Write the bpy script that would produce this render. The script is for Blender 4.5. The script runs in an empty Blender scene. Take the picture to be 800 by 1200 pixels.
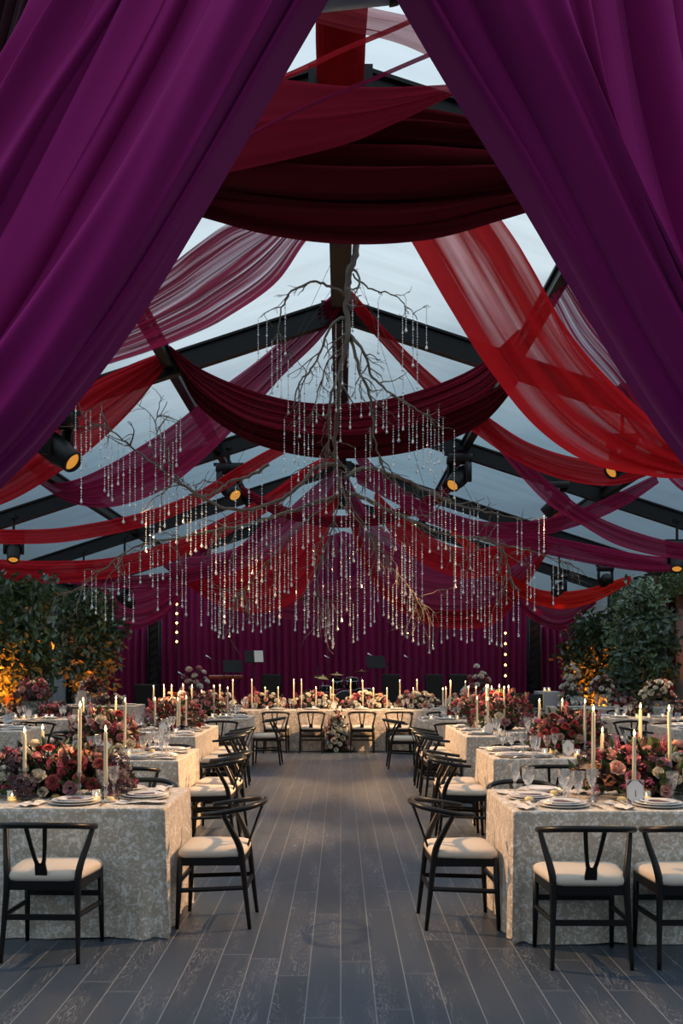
import bpy, math, random
import numpy as np
from mathutils import Vector, Matrix
from math import sin, cos, pi, radians as R, sqrt, atan2

random.seed(7)
SC = bpy.context.scene
COL = SC.collection
F, VX, VY, H = 1166.7, 399.0, 780.0, 1.61

def at(px, py, d):
    """photo pixel + distance from the camera -> point in the tent"""
    return Vector(((px - VX) * d / F, d, H - (py - VY) * d / F))

# ------------------------------------------------------------------ objects
LABELS = {}
def tag(o, label=None, cat=None, group=None, kind=None):
    if label:
        o['label'] = label
        n = len(label.split())
        if n < 4 or n > 16: print('LABELLEN', n, label)
        LABELS.setdefault(label, []).append(o)
    if cat: o['category'] = cat
    if group: o['group'] = group
    if kind: o['kind'] = kind
    return o

def empty(name, loc=(0, 0, 0), rz=0.0, label=None, cat=None, group=None):
    o = bpy.data.objects.new(name, None)
    o.empty_display_size = .1
    o.location = loc
    o.rotation_euler = (0, 0, rz)
    COL.objects.link(o)
    return tag(o, label, cat, group)

def link(name, me, parent=None, loc=None, rot=None, scale=None):
    o = bpy.data.objects.new(name, me)
    COL.objects.link(o)
    if parent: o.parent = parent
    if loc is not None: o.location = loc
    if rot is not None: o.rotation_euler = rot
    if scale is not None: o.scale = (scale,) * 3 if isinstance(scale, (int, float)) else scale
    return o

def copy_tree(o, parent=None):
    c = o.copy()
    COL.objects.link(c)
    if parent is not None:
        c.parent = parent
    for ch in o.children:
        copy_tree(ch, c)
    return c

def catmull(pts, n):
    pts = [Vector(p) for p in pts]
    P = [pts[0] * 2 - pts[1]] + pts + [pts[-1] * 2 - pts[-2]]
    out = []
    m = len(pts) - 1
    for i in range(n):
        t = i / (n - 1) * m
        k = min(int(t), m - 1)
        u = t - k
        a, b, c, d = P[k], P[k + 1], P[k + 2], P[k + 3]
        out.append(.5 * ((2 * b) + (c - a) * u + (2 * a - 5 * b + 4 * c - d) * u * u + (3 * b - a - 3 * c + d) * u ** 3))
    return out

class MB:
    def __init__(s):
        s.v, s.f = [], []
    def add(s, vs, fs):
        b = len(s.v)
        s.v += [tuple(p) for p in vs]
        s.f += [tuple(i + b for i in f) for f in fs]
        return s
    def box(s, c, size, rot=None, taper=1.0, bev=0.0):
        x, y, z = size[0] / 2, size[1] / 2, size[2] / 2
        if bev <= 0:
            vs = [Vector((sx * x * (taper if sz > 0 else 1), sy * y * (taper if sz > 0 else 1), sz * z)) for sz in (-1, 1) for sx, sy in ((-1, -1), (1, -1), (1, 1), (-1, 1))]
            fs = [(3, 2, 1, 0), (4, 5, 6, 7), (0, 1, 5, 4), (1, 2, 6, 5), (2, 3, 7, 6), (3, 0, 4, 7)]
        else:
            vs, fs = [], []
            def ring(zz, ins):
                a, b2 = x - ins, y - ins
                r = bev
                for (cx, cy, a0) in ((a - r, b2 - r, 0), (-(a - r), b2 - r, 90), (-(a - r), -(b2 - r), 180), (a - r, -(b2 - r), 270)):
                    for k in range(4):
                        an = R(a0 + 30 * k)
                        vs.append(Vector((cx + r * cos(an), cy + r * sin(an), zz)))
            ring(-z, bev * .6); ring(-z + bev * .5, 0); ring(z - bev * .6, 0); ring(z - bev * .15, bev * .3); ring(z, bev * .9)
            n = 16
            for L in range(4):
                for k in range(n):
                    fs.append((L * n + k, L * n + (k + 1) % n, (L + 1) * n + (k + 1) % n, (L + 1) * n + k))
            fs.append(tuple(range(n - 1, -1, -1)))
            fs.append(tuple(4 * n + k for k in range(n)))
        if rot is not None: vs = [rot @ p for p in vs]
        c = Vector(c)
        return s.add([p + c for p in vs], fs)
    def tube(s, pts, rad, n=8, cap=True, flat=None):
        pts = [Vector(p) for p in pts]
        m = len(pts)
        rad = list(rad) if hasattr(rad, '__len__') else [rad] * m
        vs, fs = [], []
        up = None
        for i, p in enumerate(pts):
            t = (pts[min(i + 1, m - 1)] - pts[max(i - 1, 0)])
            t = t.normalized() if t.length > 1e-9 else Vector((0, 0, 1))
            if up is None:
                up = Vector((0, 0, 1)) if abs(t.z) < .9 else Vector((0, 1, 0))
            a = t.cross(up)
            a = a.normalized() if a.length > 1e-6 else t.orthogonal().normalized()
            b = a.cross(t).normalized()
            up = b
            for k in range(n):
                an = 2 * pi * k / n
                vs.append(p + (a * cos(an) + b * sin(an) * (flat or 1)) * rad[i])
        for i in range(m - 1):
            for k in range(n):
                fs.append((i * n + k, i * n + (k + 1) % n, (i + 1) * n + (k + 1) % n, (i + 1) * n + k))
        if cap:
            fs.append(tuple(range(n - 1, -1, -1)))
            fs.append(tuple((m - 1) * n + k for k in range(n)))
        return s.add(vs, fs)
    def lathe(s, prof, n=16, c=(0, 0, 0), caps=True):
        vs, fs = [], []
        m = len(prof)
        for r, z in prof:
            for k in range(n):
                an = 2 * pi * k / n
                vs.append((c[0] + r * cos(an), c[1] + r * sin(an), c[2] + z))
        for i in range(m - 1):
            for k in range(n):
                fs.append((i * n + k, i * n + (k + 1) % n, (i + 1) * n + (k + 1) % n, (i + 1) * n + k))
        if caps:
            if prof[0][0] > 1e-5: fs.append(tuple(range(n - 1, -1, -1)))
            if prof[-1][0] > 1e-5: fs.append(tuple((m - 1) * n + k for k in range(n)))
        return s.add(vs, fs)
    def prism(s, poly, y0, y1, fn=None):
        """poly in (x,z), extruded along y; fn maps (x,y,z)"""
        n = len(poly)
        vs = [(x, y0, z) for x, z in poly] + [(x, y1, z) for x, z in poly]
        if fn: vs = [fn(*p) for p in vs]
        fs = [tuple(range(n)), tuple(range(2 * n - 1, n - 1, -1))]
        fs += [(k, k + n, (k + 1) % n + n, (k + 1) % n) for k in range(n)]
        return s.add(vs, fs)
    def mesh(s, name, mat, smooth=True, uv=None):
        me = bpy.data.meshes.new(name)
        me.from_pydata(s.v, [], s.f)
        if mat: me.materials.append(mat)
        if smooth: me.polygons.foreach_set('use_smooth', [True] * len(me.polygons))
        if uv is not None:
            lay = me.uv_layers.new(name='UVMap')
            li = np.empty(len(me.loops), dtype=np.int32)
            me.loops.foreach_get('vertex_index', li)
            lay.data.foreach_set('uv', np.asarray(uv, dtype=np.float32)[li].ravel())
        me.update()
        return me
    def build(s, name, mat, parent=None, smooth=True, loc=None, rot=None):
        return link(name, s.mesh(name, mat, smooth), parent, loc, rot)

# ------------------------------------------------------------------ materials
def newmat(name):
    m = bpy.data.materials.new(name)
    m.use_nodes = True
    nt = m.node_tree
    nt.nodes.clear()
    out = nt.nodes.new('ShaderNodeOutputMaterial')
    return m, nt, out

def N(nt, t, **kw):
    n = nt.nodes.new(t)
    for k, v in kw.items():
        if k in n.inputs.keys():
            n.inputs[k].default_value = v
        else:
            setattr(n, k, v)
    return n

def pbr(name, col, rough=.5, metal=0, spec=.5, var=0.0, vscale=8.0, bump=0.0, bscale=60.0, trans=0.0, sheen=0.0, emis=None, estr=0, coat=0.0):
    m, nt, out = newmat(name)
    b = N(nt, 'ShaderNodeBsdfPrincipled')
    b.inputs['Base Color'].default_value = (*col, 1)
    b.inputs['Roughness'].default_value = rough
    b.inputs['Metallic'].default_value = metal
    b.inputs['Specular IOR Level'].default_value = spec
    b.inputs['Transmission Weight'].default_value = trans
    b.inputs['Sheen Weight'].default_value = sheen
    b.inputs['Coat Weight'].default_value = coat
    if emis:
        b.inputs['Emission Color'].default_value = (*emis, 1)
        b.inputs['Emission Strength'].default_value = estr
    if var or bump:
        tc = N(nt, 'ShaderNodeTexCoord')
    if var:
        nz = N(nt, 'ShaderNodeTexNoise'); nz.inputs['Scale'].default_value = vscale; nz.inputs['Detail'].default_value = 4
        nt.links.new(tc.outputs['Object'], nz.inputs['Vector'])
        hs = N(nt, 'ShaderNodeMix', data_type='RGBA')
        hs.inputs[6].default_value = (*[c * (1 - var) for c in col], 1)
        hs.inputs[7].default_value = (*[min(1, c * (1 + var)) for c in col], 1)
        nt.links.new(nz.outputs['Fac'], hs.inputs[0])
        nt.links.new(hs.outputs[2], b.inputs['Base Color'])
    if bump:
        n2 = N(nt, 'ShaderNodeTexNoise'); n2.inputs['Scale'].default_value = bscale; n2.inputs['Detail'].default_value = 3
        nt.links.new(tc.outputs['Object'], n2.inputs['Vector'])
        bp = N(nt, 'ShaderNodeBump'); bp.inputs['Strength'].default_value = bump; bp.inputs['Distance'].default_value = .01
        nt.links.new(n2.outputs['Fac'], bp.inputs['Height'])
        nt.links.new(bp.outputs['Normal'], b.inputs['Normal'])
    nt.links.new(b.outputs[0], out.inputs[0])
    return m

def sheer(name, col, dens=.85, lo=.35, streak=22.0, tint=(.75, .5, .55), thr=.45, transl=.55):
    """gauzy fabric: woven density varies in streaks along the cloth"""
    m, nt, out = newmat(name)
    uv = N(nt, 'ShaderNodeUVMap')
    mp = N(nt, 'ShaderNodeMapping'); mp.inputs['Scale'].default_value = (.22, streak, 1)
    nz = N(nt, 'ShaderNodeTexNoise'); nz.inputs['Scale'].default_value = 1.0; nz.inputs['Detail'].default_value = 3
    nt.links.new(uv.outputs[0], mp.inputs[0]); nt.links.new(mp.outputs[0], nz.inputs['Vector'])
    mr = N(nt, 'ShaderNodeMapRange'); mr.inputs[1].default_value = thr - .12; mr.inputs[2].default_value = thr + .12
    mr.inputs[3].default_value = lo; mr.inputs[4].default_value = dens
    nt.links.new(nz.outputs['Fac'], mr.inputs[0])
    d = N(nt, 'ShaderNodeBsdfDiffuse'); d.inputs[0].default_value = (*col, 1)
    t = N(nt, 'ShaderNodeBsdfTranslucent'); t.inputs[0].default_value = (*[min(1, c * 1.25) for c in col], 1)
    mx = N(nt, 'ShaderNodeMixShader'); mx.inputs[0].default_value = transl
    nt.links.new(d.outputs[0], mx.inputs[1]); nt.links.new(t.outputs[0], mx.inputs[2])
    tr = N(nt, 'ShaderNodeBsdfTransparent'); tr.inputs[0].default_value = (*tint, 1)
    m2 = N(nt, 'ShaderNodeMixShader')
    nt.links.new(mr.outputs[0], m2.inputs[0]); nt.links.new(tr.outputs[0], m2.inputs[1]); nt.links.new(mx.outputs[0], m2.inputs[2])
    nt.links.new(m2.outputs[0], out.inputs[0])
    return m

def glassy(name, tint=(.93, .95, .96), white=.12, gl=.5, rough=.03):
    """thin clear glass: fresnel reflection over see-through, with a little milky body"""
    m, nt, out = newmat(name)
    lw = N(nt, 'ShaderNodeLayerWeight'); lw.inputs[0].default_value = gl
    tr = N(nt, 'ShaderNodeBsdfTransparent'); tr.inputs[0].default_value = (*tint, 1)
    gs = N(nt, 'ShaderNodeBsdfGlossy'); gs.inputs['Roughness'].default_value = rough; gs.inputs[0].default_value = (.95, .95, .95, 1)
    df = N(nt, 'ShaderNodeBsdfDiffuse'); df.inputs[0].default_value = (.85, .86, .88, 1)
    m0 = N(nt, 'ShaderNodeMixShader'); m0.inputs[0].default_value = white
    nt.links.new(tr.outputs[0], m0.inputs[1]); nt.links.new(df.outputs[0], m0.inputs[2])
    m1 = N(nt, 'ShaderNodeMixShader')
    nt.links.new(lw.outputs['Facing'], m1.inputs[0]); nt.links.new(m0.outputs[0], m1.inputs[1]); nt.links.new(gs.outputs[0], m1.inputs[2])
    nt.links.new(m1.outputs[0], out.inputs[0])
    return m

def floor_mat():
    m, nt, out = newmat('limed_dark_planks')
    L = nt.links.new
    tc = N(nt, 'ShaderNodeTexCoord')
    sp = N(nt, 'ShaderNodeSeparateXYZ'); L(tc.outputs['Object'], sp.inputs[0])
    PW = .165
    def M(op, a, b=None):
        n = N(nt, 'ShaderNodeMath', operation=op)
        if isinstance(a, (int, float)): n.inputs[0].default_value = a
        else: L(a, n.inputs[0])
        if b is not None:
            if isinstance(b, (int, float)): n.inputs[1].default_value = b
            else: L(b, n.inputs[1])
        return n.outputs[0]
    xs = M('DIVIDE', sp.outputs[0], PW)
    xi = M('FLOOR', xs); xf = M('FRACT', xs)
    wn = N(nt, 'ShaderNodeTexWhiteNoise', noise_dimensions='1D'); L(xi, wn.inputs['W'])
    ys = M('DIVIDE', M('ADD', sp.outputs[1], M('MULTIPLY', wn.outputs['Value'], 7.0)), 1.9)
    yi = M('FLOOR', ys); yf = M('FRACT', ys)
    cmb = N(nt, 'ShaderNodeCombineXYZ'); L(xi, cmb.inputs[0]); L(yi, cmb.inputs[1])
    wn2 = N(nt, 'ShaderNodeTexWhiteNoise', noise_dimensions='2D'); L(cmb.outputs[0], wn2.inputs['Vector'])
    # grain: stretched, distorted wave per plank
    gv = N(nt, 'ShaderNodeCombineXYZ')
    L(M('ADD', M('MULTIPLY', sp.outputs[0], 14.0), M('MULTIPLY', wn2.outputs['Value'], 40.0)), gv.inputs[0])
    L(M('MULTIPLY', sp.outputs[1], 1.6), gv.inputs[1])
    L(M('MULTIPLY', wn2.outputs['Value'], 13.0), gv.inputs[2])
    nz = N(nt, 'ShaderNodeTexNoise'); nz.inputs['Scale'].default_value = 1.0; nz.inputs['Detail'].default_value = 3; nz.inputs['Distortion'].default_value = .6
    L(gv.outputs[0], nz.inputs['Vector'])
    rings = M('FRACT', M('MULTIPLY', nz.outputs['Fac'], 16.0))
    ringl = M('SUBTRACT', 1.0, M('MULTIPLY', M('ABSOLUTE', M('SUBTRACT', rings, .5)), 2.0))
    line = M('POWER', ringl, 6.0)
    n3 = N(nt, 'ShaderNodeTexNoise'); n3.inputs['Scale'].default_value = .5; n3.inputs['Detail'].default_value = 4
    L(gv.outputs[0], n3.inputs['Vector'])
    patch = N(nt, 'ShaderNodeMapRange'); patch.inputs[1].default_value = .48; patch.inputs[2].default_value = .64
    L(n3.outputs['Fac'], patch.inputs[0])
    grain = M('MULTIPLY', line, patch.outputs[0])
    base = N(nt, 'ShaderNodeMix', data_type='RGBA')
    base.inputs[6].default_value = (.033, .047, .068, 1); base.inputs[7].default_value = (.047, .064, .092, 1)
    L(wn2.outputs['Value'], base.inputs[0])
    c1 = N(nt, 'ShaderNodeMix', data_type='RGBA'); c1.inputs[7].default_value = (.26, .27, .29, 1)
    L(M('MULTIPLY', grain, .8), c1.inputs[0]); L(base.outputs[2], c1.inputs[6])
    g1 = M('LESS_THAN', M('ABSOLUTE', M('SUBTRACT', xf, .5)), .5 - .016)
    g2 = M('LESS_THAN', M('ABSOLUTE', M('SUBTRACT', yf, .5)), .5 - .0012)
    gap = M('SUBTRACT', 1.0, M('MULTIPLY', g1, g2))
    c2 = N(nt, 'ShaderNodeMix', data_type='RGBA'); c2.inputs[7].default_value = (.23, .25, .27, 1)
    L(M('MULTIPLY', gap, .8), c2.inputs[0]); L(c1.outputs[2], c2.inputs[6])
    b = N(nt, 'ShaderNodeBsdfPrincipled')
    L(c2.outputs[2], b.inputs['Base Color'])
    b.inputs['Roughness'].default_value = .42
    b.inputs['Specular IOR Level'].default_value = .35
    bp = N(nt, 'ShaderNodeBump'); bp.inputs['Strength'].default_value = .15; bp.inputs['Distance'].default_value = .004
    L(M('SUBTRACT', grain, gap), bp.inputs['Height']); L(bp.outputs[0], b.inputs['Normal'])
    L(b.outputs[0], out.inputs[0])
    return m

def damask_mat():
    m, nt, out = newmat('champagne_damask')
    L = nt.links.new
    tc = N(nt, 'ShaderNodeTexCoord')
    nz = N(nt, 'ShaderNodeTexNoise'); nz.inputs['Scale'].default_value = 24; nz.inputs['Detail'].default_value = 3; nz.inputs['Distortion'].default_value = 1.2
    vo = N(nt, 'ShaderNodeTexVoronoi'); vo.inputs['Scale'].default_value = 80
    L(tc.outputs['Object'], nz.inputs['Vector'])
    ad = N(nt, 'ShaderNodeMix', data_type='RGBA'); ad.inputs[0].default_value = .08
    L(tc.outputs['Object'], ad.inputs[6]); L(nz.outputs['Color'], ad.inputs[7])
    L(ad.outputs[2], vo.inputs['Vector'])
    mr = N(nt, 'ShaderNodeMapRange'); mr.inputs[1].default_value = .40; mr.inputs[2].default_value = .62
    mth = N(nt, 'ShaderNodeMath', operation='MULTIPLY_ADD'); mth.inputs[1].default_value = -.35
    L(vo.outputs['Distance'], mth.inputs[0]); 
    a2 = N(nt, 'ShaderNodeMath', operation='ADD'); a2.inputs[1].default_value = .12
    L(nz.outputs['Fac'], a2.inputs[0]); L(a2.outputs[0], mth.inputs[2])
    L(mth.outputs[0], mr.inputs[0])
    c = N(nt, 'ShaderNodeMix', data_type='RGBA')
    c.inputs[6].default_value = (.47, .40, .32, 1); c.inputs[7].default_value = (.82, .79, .75, 1)
    L(mr.outputs[0], c.inputs[0])
    b = N(nt, 'ShaderNodeBsdfPrincipled')
    L(c.outputs[2], b.inputs['Base Color'])
    b.inputs['Roughness'].default_value = .5
    b.inputs['Sheen Weight'].default_value = .2
    n4 = N(nt, 'ShaderNodeTexNoise'); n4.inputs['Scale'].default_value = 7; n4.inputs['Detail'].default_value = 5
    L(tc.outputs['Object'], n4.inputs['Vector'])
    bp = N(nt, 'ShaderNodeBump'); bp.inputs['Strength'].default_value = .6; bp.inputs['Distance'].default_value = .04
    L(n4.outputs['Fac'], bp.inputs['Height']); L(bp.outputs[0], b.inputs['Normal'])
    L(b.outputs[0], out.inputs[0])
    return m

M_ = {}
M_['floor'] = floor_mat()
M_['cloth'] = damask_mat()
M_['black_wood'] = pbr('black_stained_wood', (.006, .006, .007), .36, spec=.3)
M_['cushion'] = pbr('cream_linen', (.62, .55, .47), .8, var=.06, vscale=30, bump=.1, bscale=300)
M_['black_metal'] = pbr('black_metal', (.007, .008, .010), .45, spec=.3)
M_['black_box'] = pbr('black_grille', (.01, .01, .011), .7)
M_['lamp_lens'] = pbr('amber_lens', (.3, .15, .05), .2, emis=(1, .42, .06), estr=.5)
M_['chrome'] = pbr('chrome', (.75, .75, .76), .15, metal=1)
M_['velvet'] = pbr('purple_velvet', (.25, .013, .135), .85, spec=.1, sheen=.0, var=.10, vscale=3)
_b = M_['velvet'].node_tree.nodes['Principled BSDF']
_b.inputs['Sheen Weight'].default_value = .22; _b.inputs['Sheen Tint'].default_value = (.85, .22, .75, 1); _b.inputs['Sheen Roughness'].default_value = .35
M_['velvet_dark'] = pbr('dark_maroon_velvet', (.03, .004, .012), .9, spec=.1, sheen=.1)
M_['stage_velvet'] = pbr('stage_plum_velvet', (.26, .010, .095), .85, spec=.12, sheen=.1)
M_['stage_velvet_side'] = M_['stage_velvet']
M_['charger'] = pbr('grey_stoneware', (.50, .51, .52), .3)
M_['plate'] = pbr('white_china', (.76, .76, .77), .22)
M_['menu'] = pbr('mulberry_card', (.09, .05, .07), .6)
M_['napkin'] = pbr('white_linen', (.66, .63, .6), .85, bump=.3, bscale=40)
M_['silver'] = pbr('champagne_cutlery', (.65, .55, .4), .22, metal=1)
M_['butter'] = pbr('butter', (.78, .62, .3), .5)
M_['glass'] = glassy('clear_glass')
M_['crystal'] = glassy('crystal', white=.5, gl=.6, rough=.12)
M_['acrylic'] = glassy('acrylic', white=.05, gl=.35)
M_['wax'] = pbr('ivory_wax', (.72, .64, .47), .5)
M_['wick'] = pbr('wick', (.02, .015, .01), .9)
M_['flame'] = pbr('flame', (1, .7, .3), .5, emis=(1, .62, .22), estr=22)
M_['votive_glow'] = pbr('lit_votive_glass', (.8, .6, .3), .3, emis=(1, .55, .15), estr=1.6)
M_['bark'] = pbr('grey_bark', (.16, .135, .11), .85, var=.4, vscale=25, bump=.4, bscale=80)
M_['trunk'] = pbr('tree_bark', (.06, .045, .035), .9, var=.3)
M_['leaf'] = pbr('dark_green_leaf', (.06, .11, .05), .3, var=.45, vscale=3)
M_['leaf_b'] = pbr('mid_green_leaf', (.09, .15, .06), .3, var=.45, vscale=3)
M_['leaf_c'] = pbr('blue_green_leaf', (.09, .15, .12), .28, var=.3, vscale=3)
M_['foliage'] = pbr('bouquet_green', (.05, .09, .03), .5, var=.6, vscale=20)
M_['plum_leaf'] = pbr('plum_foliage', (.03, .01, .018), .5, var=.5, vscale=20)
M_['side_wall'] = pbr('pale_sidewall_fabric', (.42, .47, .5), .7, var=.08, vscale=1.5)
M_['stage'] = pbr('black_stage_deck', (.012, .012, .013), .6)
M_['gold'] = pbr('gold_frame', (.55, .36, .12), .3, metal=1)
M_['black_pad'] = pbr('black_upholstery', (.012, .012, .014), .7)
M_['white_cloth'] = pbr('white_satin', (.5, .5, .52), .5, bump=.2, bscale=12)
M_['icing'] = pbr('white_icing', (.7, .68, .62), .5)
M_['paper'] = pbr('white_paper', (.75, .72, .68), .6)
M_['ink'] = pbr('burgundy_ink', (.12, .02, .04), .6)
M_['ink_grey'] = pbr('grey_ink', (.16, .13, .14), .6)
M_['key_red'] = pbr('red_keyboard_shell', (.35, .05, .02), .35)
M_['white_keys'] = pbr('white_keys', (.7, .7, .68), .3)
M_['brass'] = pbr('bronze_cymbal', (.5, .36, .15), .3, metal=1)
M_['bulb'] = pbr('amber_bulb', (1, .6, .2), .5, emis=(1, .5, .12), estr=9)
M_['tubewhite'] = pbr('pale_tube', (.55, .6, .6), .3)
BL = {}
for k, c in dict(blush=(.74, .46, .42), cream=(.82, .73, .60), pink=(.60, .22, .28), burgundy=(.17, .006, .018), red=(.36, .010, .022),
                 white=(.84, .80, .74), plum=(.045, .012, .03), berry=(.40, .045, .11), rust=(.50, .17, .09), mauve=(.46, .25, .32)).items():
    BL[k] = pbr(k + '_petal', c, .55, var=.25, vscale=2.0, sheen=.15)

# clear roof vinyl: nearly see-through, faint glint
def roof_mat():
    m, nt, out = newmat('clear_roof_vinyl')
    L = nt.links.new
    tr = N(nt, 'ShaderNodeBsdfTransparent'); tr.inputs[0].default_value = (.93, .96, .98, 1)
    gs = N(nt, 'ShaderNodeBsdfGlossy'); gs.inputs['Roughness'].default_value = .25; gs.inputs[0].default_value = (.8, .85, .9, 1)
    df = N(nt, 'ShaderNodeBsdfDiffuse'); df.inputs[0].default_value = (.5, .55, .6, 1)
    tc = N(nt, 'ShaderNodeTexCoord')
    mp = N(nt, 'ShaderNodeMapping'); mp.inputs['Scale'].default_value = (.25, 2.0, 1)
    nz = N(nt, 'ShaderNodeTexNoise'); nz.inputs['Scale'].default_value = 1.2; nz.inputs['Detail'].default_value = 5
    L(tc.outputs['Object'], mp.inputs[0]); L(mp.outputs[0], nz.inputs['Vector'])
    mr = N(nt, 'ShaderNodeMapRange'); mr.inputs[1].default_value = .4; mr.inputs[2].default_value = .75; mr.inputs[3].default_value = .02; mr.inputs[4].default_value = .16
    L(nz.outputs['Fac'], mr.inputs[0])
    a = N(nt, 'ShaderNodeMixShader'); L(mr.outputs[0], a.inputs[0]); L(tr.outputs[0], a.inputs[1]); L(df.outputs[0], a.inputs[2])
    b = N(nt, 'ShaderNodeMixShader'); b.inputs[0].default_value = .05; L(a.outputs[0], b.inputs[1]); L(gs.outputs[0], b.inputs[2])
    L(b.outputs[0], out.inputs[0])
    return m
M_['roof'] = roof_mat()

# ------------------------------------------------------------------ camera, world
cam = bpy.data.cameras.new('camera')
cam.lens = 35.0; cam.sensor_width = 36.0; cam.sensor_fit = 'AUTO'
cam.shift_y = (VY - 600) / 1200; cam.shift_x = (400 - VX) / 1200
cam.clip_end = 300
co = bpy.data.objects.new('camera', cam); COL.objects.link(co)
co.location = (0, 0, H); co.rotation_euler = (R(90), 0, 0)
SC.camera = co

w = bpy.data.worlds.new('overcast_dusk'); SC.world = w; w.use_nodes = True
nt = w.node_tree; nt.nodes.clear()
wo = N(nt, 'ShaderNodeOutputWorld'); bg = N(nt, 'ShaderNodeBackground')
tc = N(nt, 'ShaderNodeTexCoord'); sp = N(nt, 'ShaderNodeSeparateXYZ')
nt.links.new(tc.outputs['Generated'], sp.inputs[0])
nz = N(nt, 'ShaderNodeTexNoise'); nz.inputs['Scale'].default_value = 3.5; nz.inputs['Detail'].default_value = 5
mpw = N(nt, 'ShaderNodeMapping'); mpw.inputs['Scale'].default_value = (1, 1, 2.5)
nt.links.new(tc.outputs['Generated'], mpw.inputs[0]); nt.links.new(mpw.outputs[0], nz.inputs['Vector'])
ma = N(nt, 'ShaderNodeMath', operation='MULTIPLY_ADD'); ma.inputs[1].default_value = .22
nt.links.new(nz.outputs['Fac'], ma.inputs[0])
ms = N(nt, 'ShaderNodeMath', operation='SUBTRACT'); ms.inputs[1].default_value = .11
nt.links.new(sp.outputs[2], ma.inputs[2]); nt.links.new(ma.outputs[0], ms.inputs[0])
cr = N(nt, 'ShaderNodeValToRGB')
els = cr.color_ramp.elements
els[0].position = 0.0; els[0].color = (.012, .016, .018, 1)
els[1].position = 1.0; els[1].color = (.58, .65, .72, 1)
for p, c in ((.05, (.04, .06, .07)), (.15, (.085, .125, .16)), (.217, (.115, .175, .215)), (.27, (.20, .26, .30)), (.36, (.43, .50, .54)), (.5, (.45, .53, .58)), (.68, (.52, .60, .65))):
    e = els.new(p); e.color = (*c, 1)
nt.links.new(ms.outputs[0], cr.inputs[0]); nt.links.new(cr.outputs[0], bg.inputs[0])
bg.inputs[1].default_value = 1.55
nt.links.new(bg.outputs[0], wo.inputs[0])

SC.view_settings.view_transform = 'Standard'
SC.view_settings.look = 'None'
SC.view_settings.exposure = 0.14
SC.view_settings.gamma = 1.0
SC.cycles.transparent_max_bounces = 24
SC.cycles.max_bounces = 7
SC.cycles.sample_clamp_indirect = 4.0

# ------------------------------------------------------------------ tent structure
RZ, PITCH, HW, EZ = 6.16, .325, 7.55, 3.7
FR = [2.8, 7.8, 12.8, 17.8, 22.8, 27.8]
def roofz(x): return RZ - PITCH * abs(x)
def struct(mb, name, mat, label, cat, smooth=False):
    o = mb.build(name, mat, None, smooth)
    return tag(o, label, cat, kind='structure')

fl = MB().add([(-12, -4, 0), (12, -4, 0), (12, 32, 0), (-12, 32, 0)], [(0, 1, 2, 3)])
struct(fl, 'floor', M_['floor'], 'dark grey limed wood plank floor of the tent', 'floor')
rf = MB()
for sx in (-1, 1):
    b = len(rf.v)
    ys = FR
    for y in ys:
        rf.v += [(0, y, RZ + .22), (sx * HW, y, roofz(HW) + .22)]
    for i in range(len(ys) - 1):
        rf.f.append((b + 2 * i, b + 2 * i + 1, b + 2 * i + 3, b + 2 * i + 2))
struct(rf, 'ceiling', M_['roof'], 'clear vinyl tent roof under the overcast sky', 'roof')

ordn = ['over the entrance curtains', 'behind the dark maroon swag', 'holding the wide maroon swag', 'above the third row of tables', 'above the head table', 'above the stage curtain']
for i, y in enumerate(FR):
    mb = MB()
    for sx in (-1, 1):
        a, bq = Vector((0, y, RZ + .02)), Vector((sx * HW, y, roofz(HW) + .02))
        L = (bq - a).length
        dv = (bq - a).normalized(); rot = Matrix.Rotation(atan2(-dv.z, dv.x), 3, 'Y')
        # I-section: web with two flanges
        for dz, h, wd in ((0, .26, .05), (.13, .03, .13), (-.13, .03, .13)):
            mb.box((a + bq) / 2 + rot @ Vector((0, 0, dz)), (L, wd, h), rot)
    mb.box((0, y, RZ - .03), (.5, .15, .3))
    struct(mb, 'roof_beam', M_['black_metal'], 'black rafter frame across the tent, ' + ordn[i], 'roof beam')
    for sx in (-1, 1):
        if y < 10: continue
        mb = MB().box((sx * HW, y, EZ / 2), (.16, .2, EZ)).box((sx * HW, y, .02), (.34, .34, .04))
        struct(mb, 'tent_column', M_['black_metal'], 'black tent leg at the %s wall, frame %s' % ('left' if sx < 0 else 'right', ordn[i]), 'column')
y0, y1 = FR[0], FR[-1]
for x, nm in ((0, 'along the ridge'), (-2.2, 'left of the ridge'), (2.2, 'right of the ridge'), (-4.7, 'low on the left slope'), (4.7, 'low on the right slope'), (-HW, 'at the left eave'), (HW, 'at the right eave')):
    wd = .24 if x == 0 else (.13 if abs(x) < 7 else .16)
    mb = MB()
    zz = roofz(x) + .06
    mb.box((x, (y0 + y1) / 2, zz), (wd * .5, y1 - y0, .16)).box((x, (y0 + y1) / 2, zz + .08), (wd, y1 - y0, .03)).box((x, (y0 + y1) / 2, zz - .08), (wd, y1 - y0, .03))
    struct(mb, 'roof_beam', M_['black_metal'], 'black roof purlin running the length of the tent ' + nm, 'roof beam')
for sx, nm in ((-1, 'left'), (1, 'right')):
    mb = MB()
    for k in range(40):          # ribbed panels
        ya = 7.9 + k * .5
        mb.box((sx * (HW + .12), ya + .24, EZ / 2), (.04, .47, EZ))
        mb.box((sx * (HW + .135), ya + .49, EZ / 2), (.03, .04, EZ))
    struct(mb, 'wall_' + nm, M_['side_wall'], 'pale blue grey panelled tent side wall on the ' + nm, 'wall')
mb = MB()
for k in range(30):
    mb.box((-HW + .25 + k * .503, 28.3, EZ / 2), (.48, .04, EZ)); mb.box((-HW + .5 + k * .503, 28.31, EZ / 2), (.04, .03, EZ))
struct(mb, 'wall_back', M_['side_wall'], 'pale panelled end wall behind the plum stage curtain', 'wall')
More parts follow.
